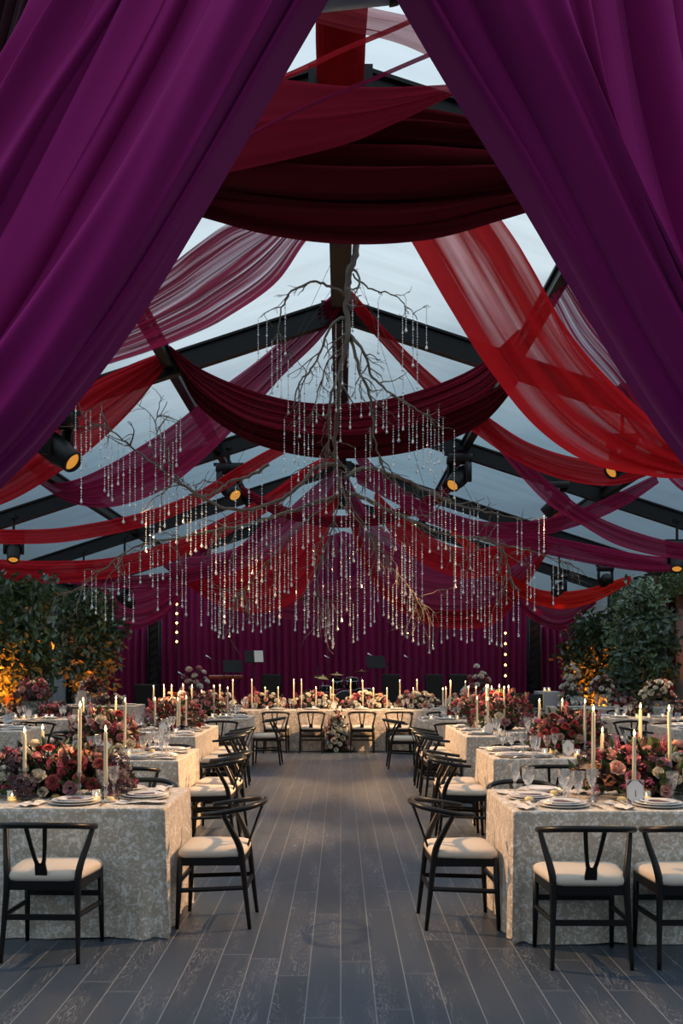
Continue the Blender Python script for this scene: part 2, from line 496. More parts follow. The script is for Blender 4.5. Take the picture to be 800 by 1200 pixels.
mb = MB().box((0, 25.4, .2), (9.2, 3.9, .4)).box((0, 23.43, .2), (9.24, .03, .36))
tag(mb.build('stage_platform', M_['stage'], None, False), 'low black band stage in front of the plum curtain', 'stage', kind='structure')

# ------------------------------------------------------------------ fabric swags
def swag(label, mat, up, lo, nu=56, nv=44, folds=7, amp=.05, belly=.12, seed=0, gather=(.35, .35), name='swag_drape', group=None, thick=False):
    """cloth strip between an upper and a lower edge, each a list of photo (px, py, distance), anchored on the frames"""
    rnd = random.Random(seed)
    A = catmull([at(*p) for p in up], nu); B = catmull([at(*p) for p in lo], nu)
    # fold profile over v: a few irregular pleats
    ph = [rnd.uniform(0, 2 * pi) for _ in range(4)]
    fr = [folds * rnd.uniform(.8, 1.2) * k for k in (1, 1.9, .55, 3.1)]
    verts, uv = [], []
    ln = sum((A[i + 1] - A[i]).length for i in range(nu - 1))
    for i in range(nu):
        u = i / (nu - 1)
        g = min(1, .45 + u / gather[0] * .55 if u < gather[0] else 1) * min(1, .45 + (1 - u) / gather[1] * .55 if 1 - u < gather[1] else 1)
        a, b = A[i], B[i]
        t = (A[min(i + 1, nu - 1)] - A[max(i - 1, 0)]).normalized()
        c = (b - a)
        n = c.cross(t)
        n = n.normalized() if n.length > 1e-6 else Vector((0, -1, 0))
        if n.y > 0: n = -n
        wdt = c.length
        for j in range(nv):
            v = j / (nv - 1)
            drift = .25 * sin(2.1 * u * pi + ph[2])
            h = sum(k * sin(2 * pi * f * (v + .05 * drift) + p + 1.2 * u * q) for k, f, p, q in ((.55, fr[0], ph[0], 1), (.3, fr[1], ph[1], -1), (.35, fr[2], ph[2], 2), (.15, fr[3], ph[3], 1)))
            p = a + c * v + n * (amp * h * (.6 + .4 * g) * min(1, wdt / .3 + .25) + belly * sin(pi * v) * min(1, wdt)) + c.normalized() * (.25 * amp * cos(2 * pi * fr[0] * v + ph[1])) * min(1, wdt)
            verts.append(p); uv.append((u * ln, v * max(.5, 1) + seed * 1.37))
    fs = [(i * nv + j, i * nv + j + 1, (i + 1) * nv + j + 1, (i + 1) * nv + j) for i in range(nu - 1) for j in range(nv - 1)]
    mb = MB(); mb.v = [tuple(p) for p in verts]; mb.f = fs
    o = link(name, mb.mesh(name, mat, True, uv))
    return tag(o, label, 'drape', group)

def ee(pts, d0, d1):
    """give a pixel path distances running from d0 to d1 by path length"""
    L = [0]
    for a, b in zip(pts, pts[1:]): L.append(L[-1] + math.hypot(b[0] - a[0], b[1] - a[1]))
    return [(p[0], p[1], d0 + (d1 - d0) * l / L[-1]) for p, l in zip(pts, L)]

SH = {
 'dark': sheer('dark_maroon_gauze', (.13, .012, .020), 1.0, .998, 14, transl=.2),
 'maroon': sheer('maroon_gauze', (.19, .013, .032), 1.0, .99, 16, transl=.22),
 'burg': sheer('burgundy_gauze', (.27, .020, .075), .97, .70, 12, (.62, .42, .5), thr=.42, transl=.45),
 'burg_open': sheer('open_burgundy_gauze', (.34, .020, .075), .98, .25, 20, (.8, .72, .78), thr=.44, transl=.5),
 'red': sheer('crimson_gauze', (.46, .018, .030), .97, .80, 12, (.7, .3, .3), thr=.42, transl=.45),
 'red_open': sheer('open_crimson_gauze', (.56, .016, .022), .99, .52, 5.5, (.88, .6, .6), thr=.40, transl=.5),
 'band': sheer('wine_gauze', (.34, .02, .045), .92, .84, 6, (.6, .25, .3), transl=.4),
 'mauve': sheer('mauve_gauze', (.33, .045, .12), .95, .72, 10, (.6, .5, .6), thr=.42, transl=.4),
 'thin': sheer('thin_red_veil', (.36, .05, .07), .66, .5, 4, (.85, .6, .62)),
 'scarlet': sheer('scarlet_gauze', (.62, .030, .022), .96, .8, 12, (.8, .3, .25)),
}
# 1 wide dark swag on the frame at 7.8 m
swag('wide dark maroon swag hanging across the tent just beyond the entrance curtains', SH['dark'],
     [(40, 200, 7.5), (120, 178, 7.3), (220, 150, 7.1), (320, 130, 7.0), (400, 124, 7.0), (480, 130, 7.0), (580, 150, 7.1), (680, 178, 7.3), (760, 200, 7.5)],
     [(42, 214, 7.5), (110, 226, 7.3), (200, 250, 7.0), (300, 280, 6.9), (400, 292, 6.9), (500, 285, 6.9), (590, 258, 7.0), (690, 226, 7.3), (758, 214, 7.5)],
     nu=80, nv=90, folds=6, amp=.13, belly=.25, seed=1)
# 2 wine band in front of its top
swag('sheer wine red band of cloth sweeping diagonally over the dark swag', SH['band'],
     [(60, 150, 7.2), (180, 100, 6.8), (300, 92, 6.6), (400, 101, 6.5), (480, 102, 6.5), (580, 92, 6.6), (700, 60, 7.2)],
     [(60, 200, 7.2), (160, 225, 6.8), (262, 206, 6.6), (400, 172, 6.5), (470, 142, 6.5), (580, 92, 6.6), (700, 70, 7.2)],
     folds=2, amp=.03, belly=.1, seed=2)
swag('thin red veil strung under the ridge at the very top', SH['thin'],
     [(250, -60, 5.6), (340, -20, 5.5), (430, 10, 5.4), (500, 25, 5.4), (600, 60, 5.6), (700, 100, 6.0)],
     [(250, -20, 5.6), (340, 18, 5.5), (400, 36, 5.4), (470, 52, 5.4), (560, 90, 5.6), (700, 130, 6.0)],
     folds=2, amp=.03, belly=.06, seed=3)
swag('twisted wine cloth line crossing under the ridge from lower left to upper right', SH['red'],
     [(240, 118, 6.2), (330, 88, 6.1), (400, 56, 6.0), (480, 22, 6.0), (560, -20, 6.1)],
     [(240, 124, 6.2), (332, 94, 6.1), (400, 63, 6.0), (480, 29, 6.0), (560, -14, 6.1)], nv=12, folds=1, amp=.02, belly=.03, seed=4)
swag('second twisted cloth line below it running up to the right curtain', SH['burg'],
     [(250, 178, 6.1), (340, 130, 6.0), (430, 92, 5.9), (500, 62, 5.9), (580, 30, 6.0)],
     [(250, 184, 6.1), (342, 136, 6.0), (430, 98, 5.9), (500, 68, 5.9), (580, 36, 6.0)], nv=12, folds=1, amp=.02, belly=.03, seed=5)
mb = MB()
for k in range(26):
    an = pi * 2 * k / 26
sl = MB(); ring = 20; ys = [4.2 + .15 * k for k in range(26)]
for y in ys:
    for k in range(ring):
        an = 2 * pi * k / ring
        r = .17 + .012 * sin(5 * an + y * 3)
        sl.v.append((r * 1.05 * cos(an), y, RZ + .02 + r * sin(an)))
for i in range(len(ys) - 1):
    for k in range(ring):
        sl.f.append((i * ring + k, i * ring + (k + 1) % ring, (i + 1) * ring + (k + 1) % ring, (i + 1) * ring + k))
tag(link('ridge_wrap_drape', sl.mesh('ridge_wrap_drape', SH['red'], True, [(v[1], v[0] * 3) for v in sl.v])), 'red cloth sleeve wrapped around the ridge beam near the entrance', 'drape')
# 3 upper left burgundy sheer
swag('streaky see-through burgundy swag falling to the upper left behind the curtain', SH['burg_open'],
     ee([(404, 105), (350, 205), (300, 250), (262, 262), (228, 285), (190, 315), (120, 360), (20, 400), (-60, 410)], 7.9, 10),
     ee([(408, 125), (385, 240), (352, 288), (320, 332), (270, 368), (230, 390), (150, 420), (60, 440), (-60, 425)], 7.9, 10),
     folds=6, amp=.05, seed=6, nv=60)
# 4 left crimson
swag('streaky crimson swag falling left from the rafter behind the moving head lamp', SH['red'],
     ee([(192, 412), (150, 428), (105, 450), (60, 488), (0, 535), (-60, 556), (-200, 560), (-420, 545)], 12.6, 10.2),
     ee([(190, 436), (155, 480), (105, 528), (50, 566), (0, 592), (-60, 606), (-200, 590), (-420, 552)], 12.6, 10.2),
     folds=5, amp=.06, seed=7)
# 5 double maroon swag on frame A
swag('upper of two wide maroon swags slung between the rafters behind the branch trunk', SH['maroon'],
     [(198, 404, 12.5), (235, 432, 12.4), (290, 456, 12.2), (345, 470, 12.1), (400, 473, 12.1), (460, 466, 12.1), (520, 447, 12.2), (565, 424, 12.4), (608, 385, 12.5)],
     [(200, 414, 12.5), (232, 452, 12.4), (285, 490, 12.2), (345, 506, 12.1), (400, 510, 12.1), (460, 504, 12.1), (520, 486, 12.2), (575, 456, 12.4), (610, 400, 12.5)],
     folds=5, amp=.05, seed=8, nu=64, nv=64)
swag('lower of two wide maroon swags slung between the rafters behind the branch trunk', SH['dark'],
     [(203, 414, 12.8), (235, 448, 12.7), (290, 480, 12.6), (345, 494, 12.5), (400, 497, 12.5), (460, 492, 12.5), (520, 478, 12.6), (565, 462, 12.7), (606, 440, 12.8)],
     [(206, 424, 12.8), (232, 475, 12.7), (285, 514, 12.6), (345, 533, 12.5), (400, 538, 12.5), (460, 534, 12.5), (515, 520, 12.6), (568, 494, 12.7), (606, 450, 12.8)],
     folds=6, amp=.06, seed=9, nu=64, nv=64)
# 6 burgundy from ridge A to lower left
swag('half sheer burgundy swag running from the ridge down to the left, ending gathered', SH['burg'],
     ee([(398, 338), (345, 385), (300, 424), (245, 464), (190, 506), (120, 548), (75, 565), (45, 560)], 12.5, 16.4),
     ee([(404, 356), (375, 398), (332, 440), (290, 486), (240, 536), (190, 574), (130, 594), (80, 588), (44, 566)], 12.5, 16.4),
     folds=5, amp=.05, seed=10)
# 7 big red
swag('broad translucent red swag falling from the ridge to the right side', SH['red_open'],
     ee([(418, 100), (510, 160), (590, 262), (622, 312), (660, 380), (700, 432), (750, 482), (800, 524), (880, 545), (1000, 530), (1150, 468)], 7.9, 9.9),
     ee([(402, 112), (440, 205), (490, 292), (530, 360), (575, 430), (630, 498), (690, 540), (750, 555), (820, 560), (1000, 545), (1150, 474)], 7.9, 9.9),
     folds=3.2, amp=.06, seed=11, nu=72, nv=60)
# 8 crimson from ridge A to right
swag('narrow crimson swag running from the ridge down to the right', SH['red'],
     ee([(412, 340), (450, 384), (490, 424), (530, 458), (570, 486), (620, 518), (680, 537), (740, 540), (800, 522)], 12.5, 13.4),
     ee([(406, 356), (442, 398), (482, 442), (522, 482), (562, 512), (605, 540), (660, 562), (725, 568), (800, 540)], 12.5, 13.4),
     folds=3.5, amp=.05, seed=12)
# 9 maroon behind right curtain
swag('streaky maroon swag beside the right entrance curtain', SH['burg_open'],
     ee([(664, 325), (695, 372), (735, 420), (775, 468), (830, 520), (900, 548), (1000, 540)], 9.9, 12.4),
     ee([(640, 352), (668, 408), (706, 452), (748, 508), (800, 575), (880, 600), (1000, 560)], 9.9, 12.4), folds=4, amp=.05, seed=13)
# 10
swag('burgundy swag descending to the right eave behind the crossing swag', SH['burg'],
     ee([(560, 480), (615, 538), (650, 570), (690, 600), (740, 622), (800, 637), (870, 640), (960, 622)], 13.0, 15.4),
     ee([(552, 488), (600, 545), (640, 588), (680, 614), (730, 641), (800, 656), (870, 658), (960, 632)], 13.0, 15.4), folds=3, amp=.045, seed=14)
# 11
swag('burgundy swag crossing in front, rising to a gathered end at the right rafter', SH['burg'],
     ee([(402, 486), (425, 530), (455, 560), (490, 585), (520, 598), (560, 610), (600, 612), (640, 607), (680, 596), (720, 579), (768, 556)], 18.3, 16),
     ee([(399, 498), (420, 545), (450, 578), (482, 603), (515, 618), (550, 629), (600, 632), (650, 624), (700, 608), (740, 588), (772, 566)], 18.3, 16), folds=3, amp=.05, seed=15)
# 12
swag('plum swag stretching low to the right eave above the right trees', SH['burg'],
     ee([(420, 552), (500, 592), (560, 614), (620, 624), (700, 640), (770, 652), (842, 650)], 22.4, 19.5),
     ee([(418, 566), (500, 608), (560, 632), (620, 645), (700, 662), (770, 670), (842, 662)], 22.4, 19.5), folds=2.5, amp=.06, seed=16)
# 13
swag('scarlet swag hung low above the right stage corner', SH['scarlet'],
     ee([(520, 600), (560, 640), (590, 666), (620, 686), (650, 693), (690, 689), (738, 674)], 22.9, 24),
     ee([(518, 612), (556, 655), (586, 684), (615, 702), (650, 713), (690, 708), (742, 682)], 22.9, 24), folds=3, amp=.07, seed=17)
# 14 right centre hammocks
swag('big sheer mauve swag over the right half of the stage curtain', SH['mauve'],
     ee([(402, 548), (430, 600), (465, 632), (520, 652), (570, 650), (610, 636), (652, 612)], 23.0, 24),
     ee([(400, 560), (425, 640), (452, 690), (492, 712), (540, 716), (590, 700), (650, 630)], 23.0, 24), folds=5, amp=.09, seed=18)
swag('deep red swag under the mauve one over the right half of the stage', SH['red'],
     ee([(402, 556), (430, 630), (462, 672), (500, 690), (550, 690), (600, 672), (652, 622)], 23.6, 24.6),
     ee([(400, 568), (420, 650), (447, 697), (490, 728), (540, 738), (590, 724), (650, 636)], 23.6, 24.6), folds=4, amp=.09, seed=19)
swag('streaky red swag behind the crossing burgundy swag over the right stage', SH['red'],
     ee([(440, 575), (480, 612), (530, 640), (580, 640), (630, 618), (660, 592)], 21.8, 22.5),
     ee([(436, 590), (470, 640), (520, 672), (570, 676), (622, 650), (664, 606)], 21.8, 22.5), folds=3, amp=.08, seed=20)
# 15 left centre hammocks
swag('rosy red swag looping over the left half of the stage curtain', SH['red'],
     ee([(185, 652), (215, 664), (250, 664), (300, 650), (350, 622), (396, 560)], 23.7, 23.3),
     ee([(188, 662), (225, 690), (262, 712), (310, 718), (360, 690), (400, 575)], 23.7, 23.3), folds=4, amp=.08, seed=21)
swag('dark plum swag with an orange hem over the stage centre', SH['mauve'],
     ee([(240, 640), (280, 668), (330, 684), (380, 684), (430, 668), (470, 640)], 25.2, 25.4),
     ee([(240, 655), (270, 694), (320, 722), (375, 727), (430, 708), (470, 655)], 25.2, 25.4), folds=4, amp=.08, seed=22)
# 16
swag('plum swag hung above the left stage corner', SH['burg'],
     ee([(100, 684), (135, 690), (170, 686), (205, 668), (235, 640), (260, 610)], 24.8, 24.3),
     ee([(108, 700), (135, 728), (165, 736), (200, 716), (230, 672), (262, 620)], 24.8, 24.3), folds=4, amp=.08, seed=23)
swag('maroon swag hung above the right stage corner behind the scarlet one', SH['burg'],
     ee([(585, 640), (605, 672), (630, 694), (660, 703), (695, 696)], 24.6, 25.2),
     ee([(583, 655), (600, 700), (628, 730), (660, 738), (698, 708)], 24.6, 25.2), folds=4, amp=.08, seed=29)
# 17
swag('crimson swag running from the ridge to the left eave, upper of the pair', SH['red'],
     ee([(396, 484), (360, 508), (320, 524), (280, 546), (230, 576), (170, 599), (100, 614), (40, 620), (-60, 617), (-150, 604)], 17.6, 15),
     ee([(398, 494), (362, 516), (325, 536), (285, 560), (235, 590), (178, 614), (108, 630), (44, 637), (-60, 634), (-150, 614)], 17.6, 15), folds=2.5, amp=.045, seed=24)
# 18
swag('crimson swag running to the left eave above the trees, lower of the pair', SH['red'],
     ee([(398, 530), (362, 544), (320, 574), (270, 602), (200, 634), (130, 653), (60, 657), (0, 655), (-45, 650)], 22.5, 19.5),
     ee([(400, 540), (366, 558), (325, 592), (280, 620), (220, 651), (150, 674), (70, 684), (0, 680), (-45, 664)], 22.5, 19.5), folds=3, amp=.06, seed=25)
swag('low wine swag dipping left over the trees toward the eave', SH['burg'],
     ee([(330, 590), (280, 640), (230, 664), (160, 674), (90, 672), (30, 664)], 22.6, 20.5),
     ee([(332, 600), (285, 654), (235, 680), (165, 690), (95, 686), (30, 674)], 22.6, 20.5), folds=2.5, amp=.06, seed=26)
swag('short maroon swag between the far rafters at the tent centre', SH['maroon'],
     ee([(278, 566), (320, 588), (360, 600), (400, 604), (450, 600), (495, 584), (530, 566)], 21.0, 21.0),
     ee([(276, 574), (318, 602), (360, 614), (400, 619), (452, 614), (500, 596), (532, 574)], 21.0, 21.0), folds=2, amp=.06, seed=27)
swag('mauve swag crossing the far bay from the ridge to the lower left', SH['mauve'],
     ee([(398, 545), (360, 576), (320, 612), (280, 640), (230, 652), (180, 648)], 22.6, 22.9),
     ee([(402, 558), (372, 600), (335, 640), (290, 664), (235, 676), (180, 660)], 22.6, 22.9), folds=4, amp=.07, seed=28)

# ------------------------------------------------------------------ entrance curtains
def curtain(label, mat, strands, d0, d1, nu=116, nv=240, nf=9, amp=.055, seed=0, cuts=None):
    rnd = random.Random(seed)
    # carried up to the rafters of the entrance frame
    strands = [[(s[0][0] + (s[0][0] - s[1][0]) * .55, -860), (s[0][0] + (s[0][0] - s[1][0]) * .5, -430)] + list(s) for s in strands]
    S = [catmull([at(p[0], p[1], d0 + (d1 - d0) * min(1, k / 7)) for k, p in enumerate(s)], nu) for s in strands]
    # irregular fold centres
    cs = [0.0]
    while cs[-1] < 1: cs.append(cs[-1] + rnd.choice((.45, .7, 1.0, 1.4, 1.8)) * rnd.uniform(.85, 1.15) / nf)
    if cuts: cs = cuts
    verts = []
    for i in range(nu):
        u = i / (nu - 1)
        row = catmull([s[i] for s in S], nv)
        for j in range(nv):
            v = j / (nv - 1)
            vv = v + .014 * sin(5 * u + 6 * v) * sin(pi * v)
            k = max(q for q in range(len(cs)) if cs[q] <= max(0, vv))
            k = min(k, len(cs) - 2)
            t = (vv - cs[k]) / (cs[k + 1] - cs[k])
            t = min(1, max(0, t))
            hgt = max(0, sin(pi * t ** 1.15)) ** .6 * (.45 + .55 * (cs[k + 1] - cs[k]) * nf)
            hgt += .18 * sin(2 * pi * (v * nf * 2.3 + seed)) * sin(3 * u + v * 9)
            p = row[j].copy()
            tx = row[min(j + 1, nv - 1)] - row[max(j - 1, 0)]
            tx.normalize()
            p.y -= amp * hgt
            p += tx * amp * .22 * sin(2 * pi * t) * -1 * min(1, v * 12)
            if v < .02: p.y += .03 * (1 - v / .02)
            verts.append(tuple(p))
    mb = MB(); mb.v = verts
    mb.f = [(i * nv + j, i * nv + j + 1, (i + 1) * nv + j + 1, (i + 1) * nv + j) for i in range(nu - 1) for j in range(nv - 1)]
    return tag(mb.build('entrance_curtain', mat), label, 'curtain')

def tail(s, x, top):
    return s + [(x, top, ), (x - 6 if x < 0 else x + 6, top + 250), (x, 1395)]
Lst = [[(470, -150), (398, -30), (325, 95), (235, 250), (150, 387), (52, 514), (-48, 627)],
       [(395, -150), (330, -30), (262, 110), (180, 260), (100, 385), (20, 495), (-70, 602)],
       [(285, -150), (235, -30), (180, 85), (100, 232), (40, 342), (-30, 452), (-105, 572)],
       [(212, -150), (170, -30), (125, 42), (65, 142), (0, 252), (-70, 370), (-132, 532)],
       [(130, -150), (95, -30), (60, 60), (10, 150), (-40, 240), (-100, 340), (-160, 500)]]
Lst = [tail(s, -75 - 22 * k, 760 - 15 * k) for k, s in enumerate(Lst)]
curtain('tall purple velvet curtain swept aside to the left of the entrance', M_['velvet'], Lst, 3.0, 2.9, seed=3, nf=7, amp=.23, cuts=[0, .045, .085, .31, .43, .56, .66, .80, .90, 1.0])
Rst = [[(385, -150), (452, -30), (525, 95), (600, 215), (680, 350), (760, 482), (870, 640)],
       [(520, -150), (560, -30), (600, 80), (650, 190), (715, 330), (785, 460), (890, 620)],
       [(640, -150), (655, -30), (672, 100), (698, 260), (745, 390), (805, 500), (905, 600)],
       [(695, -150), (710, -30), (728, 100), (760, 250), (800, 370), (850, 480), (925, 590)],
       [(775, -150), (790, -30), (805, 100), (830, 240), (860, 350), (890, 450), (945, 570)]]
Rst = [tail(s, 885 + 22 * k, 760 - 15 * k) for k, s in enumerate(Rst)]
curtain('tall purple velvet curtain swept aside to the right of the entrance', M_['velvet'], Rst, 3.16, 3.06, seed=5, nf=7, amp=.23, cuts=[0, .04, .11, .46, .60, .68, .76, .88, 1.0])
curtain('dark maroon curtain behind the purple one at the top left corner', M_['velvet_dark'],
        [[(190, -150), (150, -30), (110, 60), (60, 190), (20, 330), (-30, 480), (-120, 640), (-130, 900), (-130, 1290)],
         [(60, -150), (40, -30), (10, 80), (-40, 220), (-80, 350), (-120, 480), (-180, 640), (-190, 900), (-190, 1290)],
         [(-100, -150), (-110, -30), (-130, 90), (-160, 220), (-190, 350), (-220, 480), (-250, 640), (-260, 900), (-260, 1290)]], 3.35, 3.3, nv=120, nf=9, amp=.04, seed=8)
curtain('dark maroon curtain behind the purple one at the top right corner', M_['velvet_dark'],
        [[(720, -150), (745, -30), (775, 80), (820, 220), (860, 350), (900, 480), (960, 640), (970, 900), (970, 1290)],
         [(820, -150), (830, -30), (850, 90), (890, 220), (920, 350), (950, 480), (1000, 640), (1010, 900), (1010, 1290)],
         [(930, -150), (935, -30), (950, 90), (970, 220), (990, 350), (1010, 480), (1050, 640), (1060, 900), (1060, 1290)]], 3.35, 3.3, nv=120, nf=9, amp=.04, seed=9)
# tube light, modelled unlit, slung at the very top
a, b = at(372, 4, 3.6), at(466, -6, 3.6)
t = empty('tube_light', (a + b) / 2, 0, 'pale tube with a black end cap slung over the entrance', 'luminaire')
ax = (b - a) / 2
MB().tube([-ax, ax * .8], .03, 16).build('tube', M_['tubewhite'], t)
MB().tube([ax * .78, ax * .86, ax * 1.0], [.036, .036, .033], 16).build('end_cap', M_['black_metal'], t)
for s in (-.6, .6):
    MB().tube([ax * s, ax * s + Vector((0, 0, RZ - .1 - (a.z + b.z) / 2))], .004, 6).build('hanger', M_['black_metal'], t)

# stage curtains
def stage_curtain(label, x0, x1, y, ztop, seed, ztop2=None):
    rnd = random.Random(seed)
    n = int((x1 - x0) / .018)
    pr, ph = 0, []
    for i in range(n + 1):
        pr += rnd.uniform(.6, 1.5) * .55
        ph.append(pr)
    rows = [0, .02, .04, .4, .7, 1]
    mb = MB()
    zt = lambda x: ztop if ztop2 is None else ztop + (ztop2 - ztop) * (1 - abs((x - (x0 + x1) / 2) / ((x1 - x0) / 2)))
    for r, fz in enumerate(rows):
        for i in range(n + 1):
            x = x0 + (x1 - x0) * i / n
            a = .075 * (.35 if r < 2 else 1) * (1 + .25 * sin(ph[i] * .13))
            mb.v.append((x + .012 * sin(ph[i] * 2 + fz * 2), y + a * sin(ph[i] + .25 * sin(fz * 5)), .004 + (zt(x) - .004) * (1 - fz)))
    W = n + 1
    mb.f = [(r * W + i, r * W + i + 1, (r + 1) * W + i + 1, (r + 1) * W + i) for r in range(len(rows) - 1) for i in range(n)]
    return tag(mb.build('stage_curtain', M_['stage_velvet']), label, 'curtain')
stage_curtain('wide pleated plum velvet curtain behind the band stage', -5.0, 5.15, 27.3, 3.6, 1, 5.3)
stage_curtain('narrow low plum curtain left of the black truss leg', -6.9, -5.05, 26.7, 2.66, 2)
stage_curtain('narrow low plum curtain right of the black truss leg', 5.2, 6.9, 26.7, 2.66, 3)
for x, nm in ((-4.9, 'left'), (5.08, 'right')):
    t = empty('truss_leg', (x, 26.2, 0), 0, 'black box truss leg at the %s edge of the wide stage curtain' % nm, 'truss')
    MB().box((0, 0, .02), (.5, .5, .04), bev=.02).build('base_plate', M_['black_metal'], t)
    mb = MB()
    for sx in (-1, 1):
        for sy in (-1, 1): mb.tube([(sx * .14, sy * .14, .04), (sx * .14, sy * .14, 3.05)], .024, 8)
    mb.build('chords', M_['black_metal'], t)
    mb = MB()
    for k in range(14):
        z = .1 + k * .21
        for sx in (-1, 1):
            mb.tube([(sx * .14, -.14, z), (sx * .14, .14, z + .21)], .011, 6); mb.tube([(-.14, sx * .14, z), (.14, sx * .14, z + .21)], .011, 6)
    mb.build('lacing', M_['black_metal'], t)
    mb = MB().box((0, 0, 1.6), (.24, .24, 2.8)); mb.build('sleeve', M_['black_box'], t, False)

# ------------------------------------------------------------------ wishbone chair prototype (faces +Y)
def make_chair():
    t = empty('wishbone_chair')
    BW = M_['black_wood']
    # cushion
    mb = MB()
    ns = 28
    def outline(s, zz, k):
        pts = []
        for q in range(ns):
            an = 2 * pi * q / ns
            cx, cy = cos(an), sin(an)
            e = .28
            x = math.copysign(abs(cx) ** e, cx); y = math.copysign(abs(cy) ** e, cy)
            hw = .238 + .022 * y
            pts.append((x * hw * s, y * .215 * s + .0, zz + k * (1 - max(abs(x), abs(y)) ** 2)))
        return pts
    rings = [outline(.97, .437, 0), outline(1.0, .452, 0), outline(1.0, .468, 0), outline(.96, .484, 0), outline(.86, .494, 0), outline(.6, .5, 0), outline(.25, .503, 0)]
    for r in rings: mb.v += r
    for i in range(len(rings) - 1):
        for q in range(ns): mb.f.append((i * ns + q, i * ns + (q + 1) % ns, (i + 1) * ns + (q + 1) % ns, (i + 1) * ns + q))
    mb.f.append(tuple(range(ns - 1, -1, -1))); mb.f.append(tuple((len(rings) - 1) * ns + q for q in range(ns)))
    mb.build('seat', M_['cushion'], t)
    # apron
    mb = MB()
    mb.box((0, .195, .413), (.44, .024, .052)).box((0, -.192, .413), (.40, .024, .052))
    for s in (-1, 1):
        a, b = Vector((s * .205, -.19, .413)), Vector((s * .226, .195, .413))
        d = b - a
        mb.box((a + b) / 2, (.024, d.length, .052), Matrix.Rotation(atan2(-d.x, d.y), 3, 'Z'))
    mb.build('seat_frame', BW, t, False)
    # legs
    for s in (-1, 1):
        pts = catmull([(s * .222, -.245, 0), (s * .213, -.218, .22), (s * .205, -.193, .43), (s * .214, -.172, .52), (s * .238, -.122, .62), (s * .258, -.075, .712)], 22)
        rr = [.0125 + .0085 * min(1, i / 9) - (.006 * max(0, (i - 12) / 9)) for i in range(22)]
        MB().tube(pts, rr, 10).build('leg', BW, t)
        MB().tube([(s * .232, .212, 0), (s * .229, .203, .2), (s * .225, .195, .44)], [.0125, .017, .0185], 10).build('leg', BW, t)
    # stretchers
    MB().box((0, -.215, .243), (.43, .016, .03)).build('stretcher', BW, t, False)
    MB().box((0, .203, .285), (.45, .016, .03)).build('stretcher', BW, t, False)
    for s in (-1, 1):
        a, b = Vector((s * .214, -.216, .252)), Vector((s * .23, .205, .235))
        MB().tube([a, (a + b) / 2, b], .0125, 6, flat=1.25).build('stretcher', BW, t, False)
    # horseshoe rail
    rp = [(-.232, .055, .700), (-.258, -.02, .708), (-.266, -.09, .718), (-.25, -.18, .733), (-.19, -.262, .748), (-.1, -.305, .756), (0, -.316, .758)]
    rp = rp + [(-x, y, z) for x, y, z in rp[-2::-1]]
    pts = catmull(rp, 48)
    MB().tube(pts, [.0165 + .004 * sin(pi * i / 47) for i in range(48)], 10, flat=.9).build('top_rail', BW, t)
    # Y splat: leans from seat to rail
    def lean(x, y, z):
        k = (z - .43) / .32
        return (x, -.196 - .115 * k ** 1.1 + y, z)
    mb = MB()
    mb.prism([(-.034, .43), (.034, .43), (.034, .50), (.03, .54), (-.03, .54), (-.034, .50)], -.006, .006, lean)
    for s in (-1, 1):
        L = []
        for k in range(9):
            z = .535 + (.75 - .535) * k / 8
            xo = s * (.03 + .036 * (k / 8) ** .8); xi = s * (.004 + (.036) * (k / 8) ** .65 + .002)
            L.append((xo, xi, z))
        poly = [(a, z) for a, _, z in L] + [(b, z) for _, b, z in reversed(L)]
        if s < 0: poly = poly[::-1]
        n = len(L)
        b0 = len(mb.v)
        for xo, xi, z in L:
            for x, y in ((xo, -.006), (xi, -.006), (xi, .006), (xo, .006)): mb.v.append(lean(x, y, z))
        for k in range(n - 1):
            for q in range(4): mb.f.append((b0 + 4 * k + q, b0 + 4 * k + (q + 1) % 4, b0 + 4 * k + 4 + (q + 1) % 4, b0 + 4 * k + 4 + q))
    mb.build('splat', BW, t, False)
    return t
CHAIR = make_chair()
CHAIR.scale = (.95, .97, 1)
chair_used = [0]
def chair(x, y, face, label, group, jit=True):
    """face: heading in degrees, 0 = looks to +Y (away from camera)"""
    o = CHAIR if chair_used[0] == 0 else copy_tree(CHAIR)
    chair_used[0] += 1
    r = random.Random(chair_used[0] * 31)
    o.location = (x, y, 0)
    o.rotation_euler = (0, 0, R(face + (r.uniform(-4, 4) if jit else 0)))
    return tag(o, label, 'chair', group)

